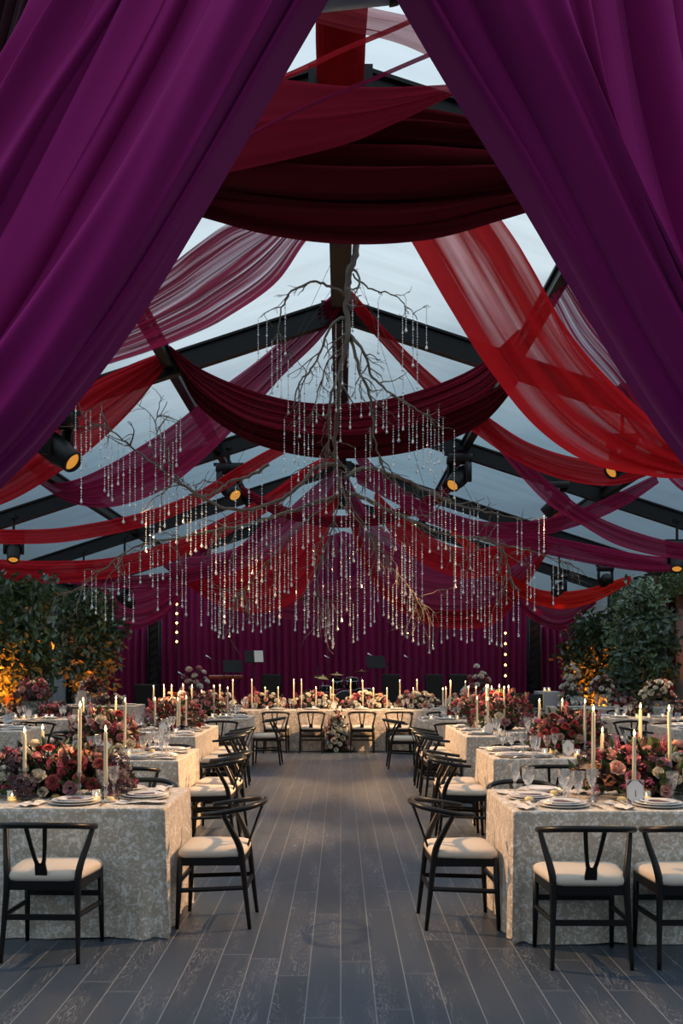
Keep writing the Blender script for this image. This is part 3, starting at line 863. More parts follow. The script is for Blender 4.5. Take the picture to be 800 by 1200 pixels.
# ------------------------------------------------------------------ draped tables
TZ = .77
def cloth_mesh(w, d, seed):
    """w x d top centred at the origin, skirt to the floor with corner folds"""
    rnd = random.Random(seed)
    hx, hy = w / 2, d / 2
    per = []
    step = .03
    nx, ny = max(8, int(w / step)), max(8, int(d / step))
    cr = .03
    for k in range(nx): per.append((-hx + w * k / nx, -hy, 0, -1))
    for k in range(ny): per.append((hx, -hy + d * k / ny, 1, 0))
    for k in range(nx): per.append((hx - w * k / nx, hy, 0, 1))
    for k in range(ny): per.append((-hx, hy - d * k / ny, -1, 0))
    n = len(per)
    ph = [rnd.uniform(0, 6.28) for _ in range(8)]
    lev = [TZ, TZ - .004, TZ - .02, TZ - .08, .6, .5, .38, .26, .15, .07, .006]
    mb = MB()
    for li, z in enumerate(lev):
        f = 0 if li == 0 else (TZ - z) / TZ
        for k, (x, y, ox, oy) in enumerate(per):
            dc = min(math.hypot(abs(x) - hx, abs(y) - hy), 9)       # distance to nearest corner
            s = (x if oy else y)
            c = math.exp(-(dc / .13) ** 2)
            fold = .008 * sin(s * 13 + ph[0] + ox * 2) + .006 * sin(s * 23 + ph[1] + oy) + .003 * sin(s * 47 + ph[2])
            off = .004 * (1 if li else 0) + f * (.006 + fold * (.5 + .9 * f)) + c * f * (.05 * cos(dc * 42 + 1.0))
            # corner normals turn outward
            nx_, ny_ = ox, oy
            if dc < .1:
                q = (1 - dc / .1) * .6
                nx_ = ox * (1 - q) + math.copysign(q, x); ny_ = oy * (1 - q) + math.copysign(q, y)
                l = math.hypot(nx_, ny_); nx_ /= l; ny_ /= l
            if li == 0:
                px, py = x * (1 - .012 / hx), y * (1 - .012 / hy)
            else:
                px, py = x + nx_ * off, y + ny_ * off
            zz = z + (.004 * sin(s * 9 + ph[3]) if z < .01 else 0)
            mb.v.append((px, py, max(.003, zz)))
    for li in range(len(lev) - 1):
        for k in range(n):
            a, b = li * n + k, li * n + (k + 1) % n
            mb.f.append((b, a, a + n, b + n))
    mb.f.append(tuple(range(n)))
    return mb

class T:
    pass
TABLES = {}
def table(key, name, x0, x1, y0, y1, seed):
    t = T(); t.key, t.name, t.x0, t.x1, t.y0, t.y1 = key, name, min(x0, x1), max(x0, x1), y0, y1
    t.side = -1 if (x0 + x1) < -.5 else (1 if (x0 + x1) > .5 else 0)
    cx, cy = (t.x0 + t.x1) / 2, (y0 + y1) / 2
    e = empty('draped_table', (cx, cy, 0), 0, 'banquet table under a floor-length champagne damask cloth: ' + name, 'table', 'damask-covered banquet tables')
    cloth_mesh(t.x1 - t.x0, y1 - y0, seed).build('tablecloth', M_['cloth'], e)
    TABLES[key] = t
    t.obj = e
    return t

table('L1', 'front left table', -3.3, -1.04, 5.87, 6.87, 1)
table('R1', 'front right table', 1.0, 3.3, 5.75, 6.78, 2)
table('L2', 'second left aisle table', -3.2, -1.44, 8.8, 10.1, 3)
table('R2', 'second right aisle table', 1.38, 3.2, 8.97, 10.1, 4)
table('L3', 'third left aisle table', -2.95, -1.73, 11.8, 14.05, 5)
table('R3', 'third right aisle table', 1.49, 2.8, 11.75, 14.1, 6)
table('L4', 'rear left aisle table', -3.1, -1.46, 15.75, 16.95, 7)
table('R4', 'rear right aisle table', 1.23, 3.0, 15.2, 16.2, 8)
table('HD', 'long head table', -2.9, 2.9, 18.75, 19.7, 9)
table('OL1', 'nearest far left table', -6.4, -4.08, 12.7, 13.8, 10)
table('OL2', 'middle far left table', -6.4, -4.1, 15.5, 16.7, 11)
table('OL3', 'rearmost far left table', -6.4, -4.28, 20.7, 21.8, 12)
table('OR1', 'nearest far right table', 4.4, 6.5, 13.1, 14.2, 13)
table('OR2', 'middle far right table', 4.12, 6.5, 15.8, 17.0, 14)
table('OR3', 'rearmost far right table', 4.28, 6.5, 19.6, 20.8, 15)

# ------------------------------------------------------------------ tableware
def mesh_charger(): return MB().lathe([(.0, .001), (.12, .001), (.155, .010), (.160, .014), (.157, .016), (.12, .007), (0, .006)], 40).mesh('charger_plate', M_['charger'])
def mesh_plate(r, nm, m): return MB().lathe([(0, 0), (r * .62, 0), (r * .66, .004), (r, .016), (r * 1.005, .018), (r * .98, .0195), (r * .68, .008), (r * .6, .0055), (0, .005)], 36).mesh(nm, m)
CH, DP, SP = mesh_charger(), mesh_plate(.138, 'dinner_plate', M_['plate']), mesh_plate(.108, 'salad_plate', M_['plate'])
mb = MB().prism([(-.045, 0), (.045, 0), (.05, .02), (.035, .12), (0, .135), (-.035, .12), (-.05, .02)], 0, .003)
mb.v = [(x, z - .065, y) for x, y, z in mb.v]
MENU = mb.mesh('menu_card', M_['menu'], False)
def goblet(h, rb, rf, stem, seg, nm):
    b = h - stem
    prof = [(0, 0), (rf, .002), (rf, .004), (.012, .012), (.006, .03), (.005, stem * .6), (.011, stem * .78), (.006, stem), (rb * .45, stem + b * .08), (rb * .8, stem + b * .35), (rb * .95, stem + b * .65), (rb, h), (rb * .95, h - .001), (rb * .88, stem + b * .6), (rb * .7, stem + b * .33), (.01, stem + b * .1), (0, stem + b * .08)]
    return MB().lathe(prof, seg, caps=False).mesh(nm, M_['glass'], False)
GOB = goblet(.185, .043, .036, .07, 14, 'water_goblet'); WINE = goblet(.205, .037, .034, .095, 14, 'wine_glass')
def napkin_mesh():
    mb = MB(); r = random.Random(4); nx, ny = 14, 22
    for layer in range(2):
        b = len(mb.v)
        for i in range(nx + 1):
            for j in range(ny + 1):
                x = -.055 + .11 * i / nx; y = -.15 + .3 * j / ny
                z = .005 + layer * .008 + .006 * sin(x * 70 + y * 12 + layer) + .004 * sin(y * 31 + layer * 2)
                if y < -.11: z -= 0.0
                mb.v.append((x + .008 * sin(y * 20 + layer), y, max(.003, z)))
        for i in range(nx):
            for j in range(ny):
                a = b + i * (ny + 1) + j
                mb.f.append((a, a + ny + 1, a + ny + 2, a + 1))
    return mb.mesh('napkin', M_['napkin'])
NAP = napkin_mesh()
def fork_mesh():
    mb = MB().box((0, -.02, .003), (.008, .12, .003)).box((0, .055, .004), (.022, .035, .003))
    for k in range(4): mb.box((-.009 + .006 * k, .088, .005), (.003, .035, .0025))
    mb.box((0, -.085, .003), (.012, .02, .003))
    return mb.mesh('fork', M_['silver'], False)
def knife_mesh():
    mb = MB().box((0, -.06, .004), (.012, .1, .006)).box((0, .05, .003), (.015, .12, .0025)).box((.002, .115, .003), (.01, .02, .0025))
    return mb.mesh('knife', M_['silver'], False)
FORK, KNIFE = fork_mesh(), knife_mesh()
BUT = MB().lathe([(0, 0), (.022, 0), (.028, .008), (.026, .018), (.018, .026), (.008, .024), (0, .028)], 14).mesh('butter_pat', M_['butter'])
BDISH = MB().lathe([(0, .001), (.034, .001), (.042, .008), (.043, .010), (.034, .005), (0, .004)], 20).mesh('butter_dish', M_['plate'])

PIECES = 0
def setting(t, sx, sy, heading, where, detail):
    """place setting whose diner sits at table edge point (sx, sy) looking along heading (deg, 0 = +Y)"""
    r = R(heading)
    M = Matrix.Translation((sx, sy, TZ + .0015)) @ Matrix.Rotation(r, 4, 'Z')
    rnd = random.Random(hash((round(sx, 2), round(sy, 2))) & 0xffff)
    def put(nm, me, x, y, z, rot, lab, cat, grp):
        p = M @ Vector((x, y, z))
        o = link(nm, me, None, p, (0, 0, r + R(rot + rnd.uniform(-5, 5))))
        tag(o, lab + ' ' + where, cat, grp)
        return o
    put('charger_plate', CH, 0, .20, 0, 0, 'grey charger plate', 'plate', 'charger plates')
    put('dinner_plate', DP, 0, .20, .0085, 0, 'white dinner plate', 'plate', 'dinner plates')
    if detail >= 1:
        put('salad_plate', SP, 0, .20, .0165, 0, 'small top plate', 'plate', 'salad plates')
    put('water_goblet', GOB, .13 + rnd.uniform(-.02, .02), .40, 0, 0, 'crystal goblet', 'glass', 'water goblets')
    put('wine_glass', WINE, .215 + rnd.uniform(-.02, .02), .36, 0, 0, 'tall wine glass', 'glass', 'wine glasses')
    if detail >= 1:
        put('napkin', NAP, -.235, .17, 0, 0, 'draped linen napkin', 'napkin', 'linen napkins')
    if detail >= 2:
        put('menu_card', MENU, 0, .20, .0262, 20, 'mulberry menu card', 'card', 'menu cards')
        put('fork', FORK, -.235, .19, .021, 6, 'champagne gold fork', 'fork', 'forks')
        put('knife', KNIFE, .185, .17, 0, 0, 'champagne gold knife', 'knife', 'knives')
        put('butter_dish', BDISH, -.17, .38, 0, 0, 'tiny butter dish', 'dish', 'butter dishes')
        put('butter_pat', BUT, -.17, .38, .0052, 0, 'butter rosette', 'butter', 'butter rosettes')

ORD = ['', 'first', 'second', 'third', 'fourth', 'fifth', 'sixth']
def seats(key, near=(), far=(), aisle=(), outer=(), detail=1, offs=.252):
    t = TABLES[key]
    s = t.side
    def go(lst, kind):
        for i, q in enumerate(lst):
            jit = True
            extra = None
            if isinstance(q, tuple): q, extra = q[0], q[1]
            if kind == 'near': sx, sy, h = q, t.y0, 0
            elif kind == 'far': sx, sy, h = q, t.y1, 180
            elif kind == 'aisle': sx, sy, h = (t.x1 if s < 0 else t.x0), q, (90 if s < 0 else -90)
            else: sx, sy, h = (t.x0 if s < 0 else t.x1), q, (-90 if s < 0 else 90)
            if kind in ('near', 'far'):
                pos = '%s from the %s' % (ORD[i + 1], 'aisle' if s else 'left')
                sd = 'near side' if kind == 'near' else 'far side'
            else:
                pos = '%s seat going back' % ORD[i + 1]
                sd = 'aisle end' if kind == 'aisle' else 'outer end'
            if len(lst) == 1: pos = 'only seat'
            wh = '%s, %s, %s' % (t.name, sd, pos)
            setting(t, sx, sy, h, 'at ' + wh, detail if kind != 'far' else min(detail, 1))
            f = Vector((-sin(R(h)), cos(R(h)), 0))
            p = Vector((sx, sy, 0)) - f * offs
            chair(p.x, p.y, h + (extra or 0), 'black wishbone chair: ' + wh, 'black wishbone chairs with cream seats')
    go(near, 'near'); go(far, 'far'); go(aisle, 'aisle'); go(outer, 'outer')

seats('L1', near=[(-1.62, 2)], far=[-1.45, -2.1], aisle=[(6.3, -5)], detail=2)
seats('R1', near=[(1.33, -1), (1.90, 0)], far=[1.32, 2.0], aisle=[(6.27, 3)], detail=2)
seats('L2', near=[-1.8, -2.45], far=[-1.8, -2.45], aisle=[9.15, 9.78], detail=2)
seats('R2', near=[1.8, 2.45], far=[1.8, 2.45], aisle=[9.2, 9.8], detail=2)
seats('L3', near=[-2.3], far=[-2.3], aisle=[12.2, 12.9, 13.6], outer=[12.2, 12.9, 13.6], detail=1)
seats('R3', near=[2.15], far=[2.15], aisle=[12.15, 12.85, 13.55], outer=[12.15, 12.85, 13.55], detail=1)
seats('L4', near=[-1.85, -2.5], far=[-1.9], aisle=[16.3], detail=1)
seats('R4', near=[1.65, 2.35], far=[1.8], aisle=[15.7], detail=1)
seats('HD', near=[-2.0, -1.2, -.54, .40, 1.08, 1.85], detail=1)
seats('OL1', near=[-4.55, -5.2], far=[-4.6], aisle=[13.25], detail=1)
seats('OL2', near=[-4.6, -5.25, -5.9], aisle=[16.1], detail=1)
seats('OL3', near=[-4.8, -5.5], aisle=[21.2], detail=0)
seats('OR1', near=[4.8], far=[4.8], aisle=[13.65], detail=1)
seats('OR2', near=[4.5, 5.15, 5.8], aisle=[16.4], detail=1)
seats('OR3', near=[4.7, 5.4], aisle=[20.2], detail=0)

# ------------------------------------------------------------------ candles
def stick_mesh(h):
    prof = [(0, 0), (.036, .001), (.037, .008), (.02, .014), (.009, .022), (.009, h * .4), (.015, h * .5), (.009, h * .6), (.010, h * .8), (.018, h * .9), (.02, h), (.0135, h - .002), (.0, h - .012)]
    return MB().lathe(prof, 12, caps=False).mesh('candlestick', M_['glass'], False)
STICK = {}
FLAME = MB().lathe([(0, 0), (.0045, .004), (.0068, .011), (.0058, .019), (.003, .028), (0, .038)], 10, caps=False).mesh('flame', M_['flame'])
WICK = MB().tube([(0, 0, 0), (.0005, 0, .008)], .0011, 6).mesh('wick', M_['wick'])
WAX = {}
cand = []
def candle(key, px, py, d, base=None):
    """taper whose flame tip shows at (px, py); base = pixel row of the wax foot"""
    tip = at(px, py, d)
    sh = .10
    if base: sh = max(.05, min(.28, H - (base - VY) * d / F - TZ))
    sh = round(sh, 2)
    zt = tip.z - .042
    cand.append([key, tip.x, d, sh, max(.08, zt - TZ - sh)])
for a in [('L1', 29, 850, 6.2, 912), ('L1', 50, 847, 6.6, 884), ('L1', 93, 820, 6.2, 905), ('L1', 124, 848, 6.12, 918),
          ('R1', 695, 824, 6.2, 904), ('R1', 705, 850, 6.5, 888), ('R1', 742.8, 853, 6.05, 914), ('R1', 750, 822, 6.55, 878), ('R1', 785, 824, 6.25, 897),
          ('L2', 146, 816, 9.2, 873), ('L2', 135, 814, 9.7), ('L2', 97, 816, 9.6),
          ('R2', 685, 818, 9.3, 868), ('R2', 631, 817, 9.6), ('R2', 659, 817, 9.8),
          ('L3', 201, 801, 13.2), ('L3', 210, 808, 12.6), ('L3', 207.5, 816, 12.4), ('L3', 214.5, 800, 13.4), ('L3', 218, 814, 12.5), ('L3', 225, 801, 13.0), ('L3', 179.5, 802, 13.2), ('L3', 192, 801, 13.0), ('L3', 181.7, 816, 12.6),
          ('L4', 250.5, 802, 16.2), ('L4', 257, 801, 16.5), ('L4', 266.5, 804, 16.2), ('L4', 273, 795, 16.6),
          ('R4', 518.7, 805, 15.6), ('R4', 522, 804, 15.8), ('R4', 527, 796, 15.7), ('R4', 548.5, 803, 15.9), ('R4', 558, 803, 15.6),
          ('R3', 559, 815, 12.4), ('R3', 569, 801, 13.0), ('R3', 572, 801, 12.7), ('R3', 571.5, 816, 12.3), ('R3', 575.5, 803, 13.4), ('R3', 585, 801, 13.1), ('R3', 591, 803, 12.8), ('R3', 596.5, 802, 13.2)]:
    candle(*a)
for px, py in ((295, 795), (310.5, 804), (326, 804), (344, 795), (353, 795), (370, 804), (387, 804), (390, 795), (410.5, 795), (425, 796), (437.5, 805), (453, 805), (468.5, 796), (488.5, 795), (484, 805), (236, 808), (545, 797)):
    candle('HD', px, py, 19.2 + (px * 7 % 5 - 2) * .06)
from collections import defaultdict
byt = defaultdict(list)
for c in cand: byt[c[0]].append(c)
CN = ['leftmost', 'second from left', 'third from left', 'fourth from left', 'fifth from left', 'sixth from left', 'seventh from left', 'eighth from left', 'ninth from left'] + ['number %d from left' % k for k in range(10, 20)]
NUMW = 'one two three four five six seven eight nine ten eleven twelve thirteen fourteen fifteen sixteen seventeen eighteen'.split()
CANDLE_POS = []
for key, lst in byt.items():
    lst.sort(key=lambda c: c[1] / c[2])
    t = TABLES[key]
    for i, (k, x, d, sh, L) in enumerate(lst):
        pos = ('%s of %s' % (CN[i] if i < 9 else (NUMW[i] + 'th from left').replace('tenth', 'tenth').replace('tenthth', 'tenth').replace('twelveth', 'twelfth').replace('teenth', 'teenth'), NUMW[len(lst) - 1]))
        if sh not in STICK: STICK[sh] = stick_mesh(sh)
        o = link('candlestick', STICK[sh], None, (x, d, TZ + .001))
        tag(o, 'clear glass candlestick on the %s, %s' % (t.name, pos), 'candlestick', 'glass candlesticks')
        e = empty('taper_candle', (x, d, TZ + sh - .008), 0, 'lit ivory taper candle on the %s, %s' % (t.name, pos), 'candle', 'ivory taper candles')
        rr = random.Random(i + len(key) * 7 + int(x * 100))
        e.rotation_euler = (R(rr.uniform(-1, 1)), R(rr.uniform(-1.2, 1.2)), rr.uniform(0, 6))
        MB().lathe([(.0125, 0), (.0122, L * .3), (.0110, L * .9), (.0100, L - .003), (.006, L)], 12).build('wax', M_['wax'], e)
        link('wick', WICK, e, (0, 0, L - .001))
        fl_ = link('flame', FLAME, e, (0, 0, L + .004))
        CANDLE_POS.append((x, d, TZ + sh + L + .02, key))
# votives
def make_votive():
    t = empty('votive_candle')
    MB().lathe([(0, 0), (.026, .001), (.03, .012), (.033, .07), (.031, .07), (.028, .014), (0, .008)], 14, caps=False).build('glass_cup', M_['glass'], t)
    MB().lathe([(0, .0085), (.026, .0095), (.027, .03), (0, .031)], 12).build('wax', M_['votive_glow'], t)
    link('flame', FLAME, t, (0, 0, .031), None, .7)
    return t
VOT = make_votive(); vu = [0]
def votive(key, px, py, d, where):
    p = at(px, py, d)
    o = VOT if vu[0] == 0 else copy_tree(VOT)
    vu[0] += 1
    o.location = (p.x, d, TZ + .001)
    tag(o, 'small glowing votive on the %s, %s' % (TABLES[key].name, where), 'candle', 'glass votive candles')
for a in (('L1', 113, 924, 6.15, 'beside the flowers at right'), ('L1', 14, 925, 6.15, 'beside the flowers at left'), ('R1', 757, 930, 6.15, 'right of the number card'),
          ('L2', 133, 880, 9.1, 'left of the candlestick'), ('L2', 151, 878, 9.2, 'right of the candlestick'), ('L2', 100, 881, 9.2, 'left of the flowers'),
          ('R2', 638, 880, 9.25, 'left one near the flowers'), ('R2', 644, 877, 9.5, 'right one near the flowers'), ('R2', 676, 882, 9.15, 'right of the number card'),
          ('OL2', 18, 836, 15.8, 'leftmost'), ('OL2', 28, 837, 15.75, 'second from left'), ('OL2', 42, 836, 15.75, 'middle one'), ('OL2', 54, 836, 15.75, 'second from right'), ('OL2', 61, 836, 15.75, 'rightmost'),
          ('OR2', 746, 838, 16.0, 'third from left'), ('OR2', 776, 838, 16.0, 'rightmost'), ('OR2', 760, 838, 16.1, 'second from right'), ('OR2', 721, 837, 16.2, 'leftmost'), ('OR2', 731, 837, 16.2, 'second from left'),
          ('R4', 505, 836, 15.5, 'leftmost'), ('R4', 527, 836, 15.4, 'middle one'), ('R4', 536, 835, 15.6, 'rightmost'), ('L4', 249, 837, 16.0, 'leftmost'), ('L4', 265, 836, 16.0, 'middle one'), ('L4', 258, 835, 16.3, 'rightmost'),
          ('R3', 585, 851, 12.2, 'left of the flowers'), ('R3', 566, 851, 12.2, 'near the front corner'), ('L3', 206, 851, 12.2, 'beside the flowers'),
          ('HD', 313, 829, 19.0, 'leftmost'), ('HD', 367, 829, 19.0, 'second from left'), ('HD', 398, 829, 19.0, 'middle one'), ('HD', 424, 829, 19.0, 'second from right'), ('HD', 459, 829, 19.0, 'rightmost')):
    votive(*a)

# table number cards
def number_card(key, px, d, num, label):
    p = at(px, 900, d)
    t = empty('table_number_card', (p.x, d, TZ + .001), 0, label, 'sign')
    w, h = .105, .15
    rt = Matrix.Rotation(R(-9), 3, 'X')
    def tr(mb):
        mb.v = [tuple(rt @ Vector(v)) for v in mb.v]; return mb
    mb = MB().prism([(-w / 2, .004), (w / 2, .004), (w / 2, h), (-w / 2, h)], -.0015, .0015)
    tr(mb).build('card', M_['paper'], t, False)
    mb = MB()
    for sx in (-1, 1):
        for sz in (-1, 1):
            cx, cz = sx * w / 2 * .94, (h / 2 + .002) + sz * (h / 2 - .006)
            for k, (l0, l1) in enumerate(((.012, .015), (.02, .034))):
                mb.add([(cx - sx * l0, -.0022, cz), (cx - sx * l1, -.0022, cz), (cx, -.0022, cz - sz * l1), (cx, -.0022, cz - sz * l0)], [(0, 1, 2, 3)])
    for z in (.008, h - .004): mb.box((0, -.002, z), (w * .95, .001, .0015))
    for x in (-w / 2 * .94, w / 2 * .94): mb.box((x, -.002, h / 2), (.0015, .001, h * .94))
    tr(mb).build('corner_ornament', M_['ink'], t, False)
    mb = MB().prism([(-w * .3, -.03), (-w * .1, -.045), (w * .2, -.04), (w * .45, -.03), (w * .45, -.028), (-w * .3, -.028)], -.002, .002)
    mb = MB().box((0, .03, .003), (.09, .06, .004))
    mb.build('foot', M_['paper'], t, False)
    if num:
        cu = bpy.data.curves.new('numeral', 'FONT'); cu.body = num; cu.size = .055; cu.extrude = .0006; cu.align_x = 'CENTER'
        tmp = bpy.data.objects.new('numeral', cu); COL.objects.link(tmp)
        bpy.context.view_layer.update()
        me = bpy.data.meshes.new_from_object(tmp.evaluated_get(bpy.context.evaluated_depsgraph_get()))
        bpy.data.objects.remove(tmp)
        me.materials.clear(); me.materials.append(M_['ink_grey'])
        link('numeral', me, t, tuple(rt @ Vector((0, -.0032, .048))), (R(90 - 9), 0, 0))
number_card('R1', 745, 6.0, '1', 'white card numbered 1 with burgundy corners on the front right table')
number_card('R2', 666, 9.2, '5', 'white card numbered 5 with burgundy corners on the second right table')
number_card('R3', 573, 12.1, None, 'white table card at the near end of the third right aisle table')
number_card('L2', 123.5, 9.15, None, 'white table card with burgundy corners on the second left aisle table')
number_card('L3', 191, 12.1, None, 'white table card at the near end of the third left aisle table')
number_card('OL2', 33, 15.85, None, 'white table card among votives on the middle far left table')
number_card('HD', 391, 19.0, None, 'white table card at the centre of the long head table')

# ------------------------------------------------------------------ blooms
def rose_mesh(seed, ruff=1.0):
    r = random.Random(seed); mb = MB()
    lay = [(3, .2, 84, .62), (4, .36, 76, .70), (5, .52, 66, .74), (6, .70, 52, .72), (7, .85, 34, .62)]
    for li, (n, rad, tilt, ln) in enumerate(lay):
        for k in range(n):
            an = 2 * pi * (k + .5 * (li % 2)) / n + r.uniform(-.15, .15)
            tl = R(tilt + r.uniform(-7, 7))
            wd = 2.3 * rad / n * 1.5 + .12
            b = len(mb.v)
            for i in range(4):
                f = i / 3
                for j in range(5):
                    g = (j / 4 - .5) * 2
                    wv = wd * (sin(pi * (.18 + .72 * f)) ** .7) * g
                    rr = .12 + ln * f * cos(tl) + (.10 * f * f) - .10 * g * g * f * ruff + rad * .28
                    zz = ln * f * sin(tl) * 1.05 - .05 * li + .07 * g * g * ruff * f - (.12 * f ** 3 if li > 2 else 0)
                    x, y = rr, wv
                    mb.v.append((x * cos(an) - y * sin(an), x * sin(an) + y * cos(an), zz))
            for i in range(3):
                for j in range(4): mb.f.append((b + i * 5 + j, b + i * 5 + j + 1, b + i * 5 + j + 6, b + i * 5 + j + 5))
    return mb
def dahlia_mesh(seed):
    r = random.Random(seed); mb = MB()
    for li in range(7):
        el = R(85 - li * 16); n = 5 + li * 3 if li < 4 else 15
        for k in range(n):
            an = 2 * pi * (k + .5 * li) / n + r.uniform(-.08, .08)
            rad = .45 + .09 * li; rad = min(rad, .98)
            d = Vector((cos(el) * cos(an), cos(el) * sin(an), sin(el)))
            sd = Vector((-sin(an), cos(an), 0)); up = d.cross(sd) * -1
            a = d * .12; w_ = .15
            mb.add([a, d * rad * .6 + sd * w_ + up * .06, d * rad + up * .03, d * rad * .6 - sd * w_ + up * .06, d * rad * .62 - up * .02], [(0, 1, 4), (1, 2, 4), (2, 3, 4), (3, 0, 4)])
    return mb
def cluster_mesh(seed, n=60, flat=.8):
    r = random.Random(seed); mb = MB()
    for k in range(n):
        z = r.uniform(-.15, 1); an = k * 2.39996
        q = sqrt(max(0, 1 - z * z)); d = Vector((q * cos(an), q * sin(an), z * flat)).normalized()
        u = d.orthogonal().normalized(); v = d.cross(u); c = d * r.uniform(.75, 1.0); th = r.uniform(0, 1.5)
        for q in range(4):
            a = th + pi / 2 * q
            e = (u * cos(a) + v * sin(a)); s = (u * cos(a + pi / 2) + v * sin(a + pi / 2))
            mb.add([c, c + e * .14 + s * .09 + d * .03, c + e * .24 + d * .05, c + e * .14 - s * .09 + d * .03], [(0, 1, 2, 3)])
    return mb
def spike_mesh(seed):
    r = random.Random(seed); mb = MB()
    mb.tube([(0, 0, -1.0), (.03, .02, .5), (.06, 0, 2.1)], [.035, .03, .015], 5)
    for k in range(64):
        f = k / 64; an = k * 2.39996; z = -.1 + 2.2 * f; sz = .36 * (1 - .72 * f); rr = .05 + .22 * (1 - .7 * f)
        c = Vector((rr * cos(an) + .03 * f, rr * sin(an), z)); d = Vector((cos(an), sin(an), .5)).normalized()
        u = d.orthogonal().normalized(); v = d.cross(u)
        for q in range(3):
            a = r.uniform(0, 6.28); e = u * cos(a) + v * sin(a)
            mb.add([c, c + e * sz * .6 + d * sz * .2, c + d * sz * .8 + e * sz * .3, c - e * sz * .3 + d * sz * .5], [(0, 1, 2, 3)])
    return mb
BLOOM = {}
def bloom(kind, colr):
    k = (kind, colr)
    if k not in BLOOM:
        f = {'rose': lambda: rose_mesh(hash(colr) % 50 if False else len(BLOOM)), 'dahlia': lambda: dahlia_mesh(len(BLOOM)), 'hydrangea_cluster': lambda: cluster_mesh(len(BLOOM)), 'snapdragon_spike': lambda: spike_mesh(len(BLOOM)), 'carnation': lambda: cluster_mesh(len(BLOOM), 34, 1.0)}[kind]
        BLOOM[k] = f().mesh(kind, BL[colr], kind in ('rose',))
    return BLOOM[k]
def leaf_quad(mb, c, d, n, L, W):
    """a folded leaf from c along d with normal n"""
    s = d.cross(n).normalized()
    m = c + d * L * .5 - n * L * .06
    mb.add([c, m + s * W + n * W * .35, c + d * L - n * L * .12, m - s * W + n * W * .35, m], [(0, 4, 1), (4, 2, 1), (0, 3, 4), (3, 2, 4)])
def rand_dir(r, zmin=-1, zmax=1):
    z = r.uniform(zmin, zmax); a = r.uniform(0, 2 * pi); q = sqrt(1 - z * z)
    return Vector((q * cos(a), q * sin(a), z))

PAL_DARK = [('rose', 'blush', 3), ('rose', 'cream', 4), ('rose', 'white', 2), ('rose', 'pink', 1), ('rose', 'mauve', 1), ('dahlia', 'burgundy', 3), ('dahlia', 'red', 1), ('hydrangea_cluster', 'plum', 4), ('carnation', 'rust', 2), ('carnation', 'berry', 3), ('snapdragon_spike', 'berry', 4)]
PAL_WARM = [('rose', 'blush', 4), ('rose', 'pink', 3), ('rose', 'mauve', 2), ('rose', 'cream', 1), ('dahlia', 'red', 3), ('dahlia', 'burgundy', 3), ('carnation', 'berry', 5), ('carnation', 'rust', 3), ('hydrangea_cluster', 'plum', 1), ('snapdragon_spike', 'berry', 2)]
PAL_PALE = [('rose', 'cream', 5), ('rose', 'white', 8), ('rose', 'blush', 5), ('rose', 'pink', 1), ('dahlia', 'burgundy', 2), ('dahlia', 'red', 1), ('carnation', 'mauve', 3), ('carnation', 'berry', 2), ('snapdragon_spike', 'berry', 1)]
PAL_WHITE = [('rose', 'white', 6), ('rose', 'cream', 4), ('rose', 'blush', 1), ('carnation', 'white', 3), ('snapdragon_spike', 'mauve', 1)]
def arrangement(x, y, z, rx, ry, rz, pal, n, seed, label, group='floral arrangements', size=.05, vase=True, tilt=None, leaves=420):
    r = random.Random(seed); n = min(95, int(n * 1.25))
    t = empty('floral_arrangement', (x, y, z), 0, label, 'flowers', group)
    if vase:
        vr = min(rx, ry) * .55
        MB().lathe([(0, 0), (vr * .6, .001), (vr * .9, .04), (vr, .075), (vr * .93, .075), (vr * .6, .05), (0, .05)], 20).build('bowl', M_['black_metal'], t)
    z0 = .05 if vase else 0.0
    hgt = rz - z0
    def surf(d, k): return Vector((d.x * rx * k, d.y * ry * k, z0 + max(-.02, d.z) * hgt * k))
    for nm, m_, cnt in (('foliage', M_['foliage'], leaves), ('plum_foliage', M_['plum_leaf'], leaves // 2)):
        mb = MB()
        for q in range(cnt):
            d = rand_dir(r, -.05, 1); k = r.uniform(.25, 1.02)
            c = surf(d, k); c.z = max(c.z, .012)
            o = (d + rand_dir(r) * .7).normalized()
            if c.z < .06 and o.z < 0: o.z *= -.4
            L = r.uniform(.05, .10)
            leaf_quad(mb, c, o, o.orthogonal().normalized(), L, L * r.uniform(.2, .34))
        for q in range(14):
            d = rand_dir(r, .0, 1)
            mb.tube([(0, 0, z0), surf(d, .6), surf(d, .98)], [.003, .0025, .0015], 4)
        mb.v = [(a, b, max(c, .002)) for a, b, c in mb.v]
        mb.build(nm, m_, t, False)
    bag = [(k, c) for k, c, wt in pal for _ in range(wt)]
    for q in range(n):
        zc = (q + .5) / n
        d = Vector((cos(q * 2.39996 + seed), sin(q * 2.39996 + seed), 0)) * sqrt(max(0, 1 - (zc * .98) ** 2)) + Vector((0, 0, zc * .98))
        kind, colr = r.choice(bag)
        s = size * r.uniform(.62, 1.12)
        if kind == 'snapdragon_spike':
            if d.z < .45: kind, colr = 'carnation', 'berry'
            else: s *= 1.1
        if kind in ('hydrangea_cluster',): s *= 1.5
        if kind == 'carnation': s *= .75
        p = surf(d, r.uniform(.86, 1.06))
        p.z = max(p.z, s * 1.0)
        nrm = Vector((d.x / rx, d.y / ry, d.z / max(hgt, .05) + 1.2)).normalized() + rand_dir(r) * .25
        if kind == 'snapdragon_spike': nrm = (Vector((d.x * .5, d.y * .5, 1)) + rand_dir(r) * .15)
        qn = nrm.normalized().to_track_quat('Z', 'Y').to_euler()
        o = link(kind, bloom(kind, colr), t, p, qn, s)
    return t
def arr(px, py, d, rx, ry, rz, *a, **k):
    p = at(px, py, d)
    return arrangement(p.x, d, k.pop('z', TZ + .002), rx, ry, rz, *a, **k)
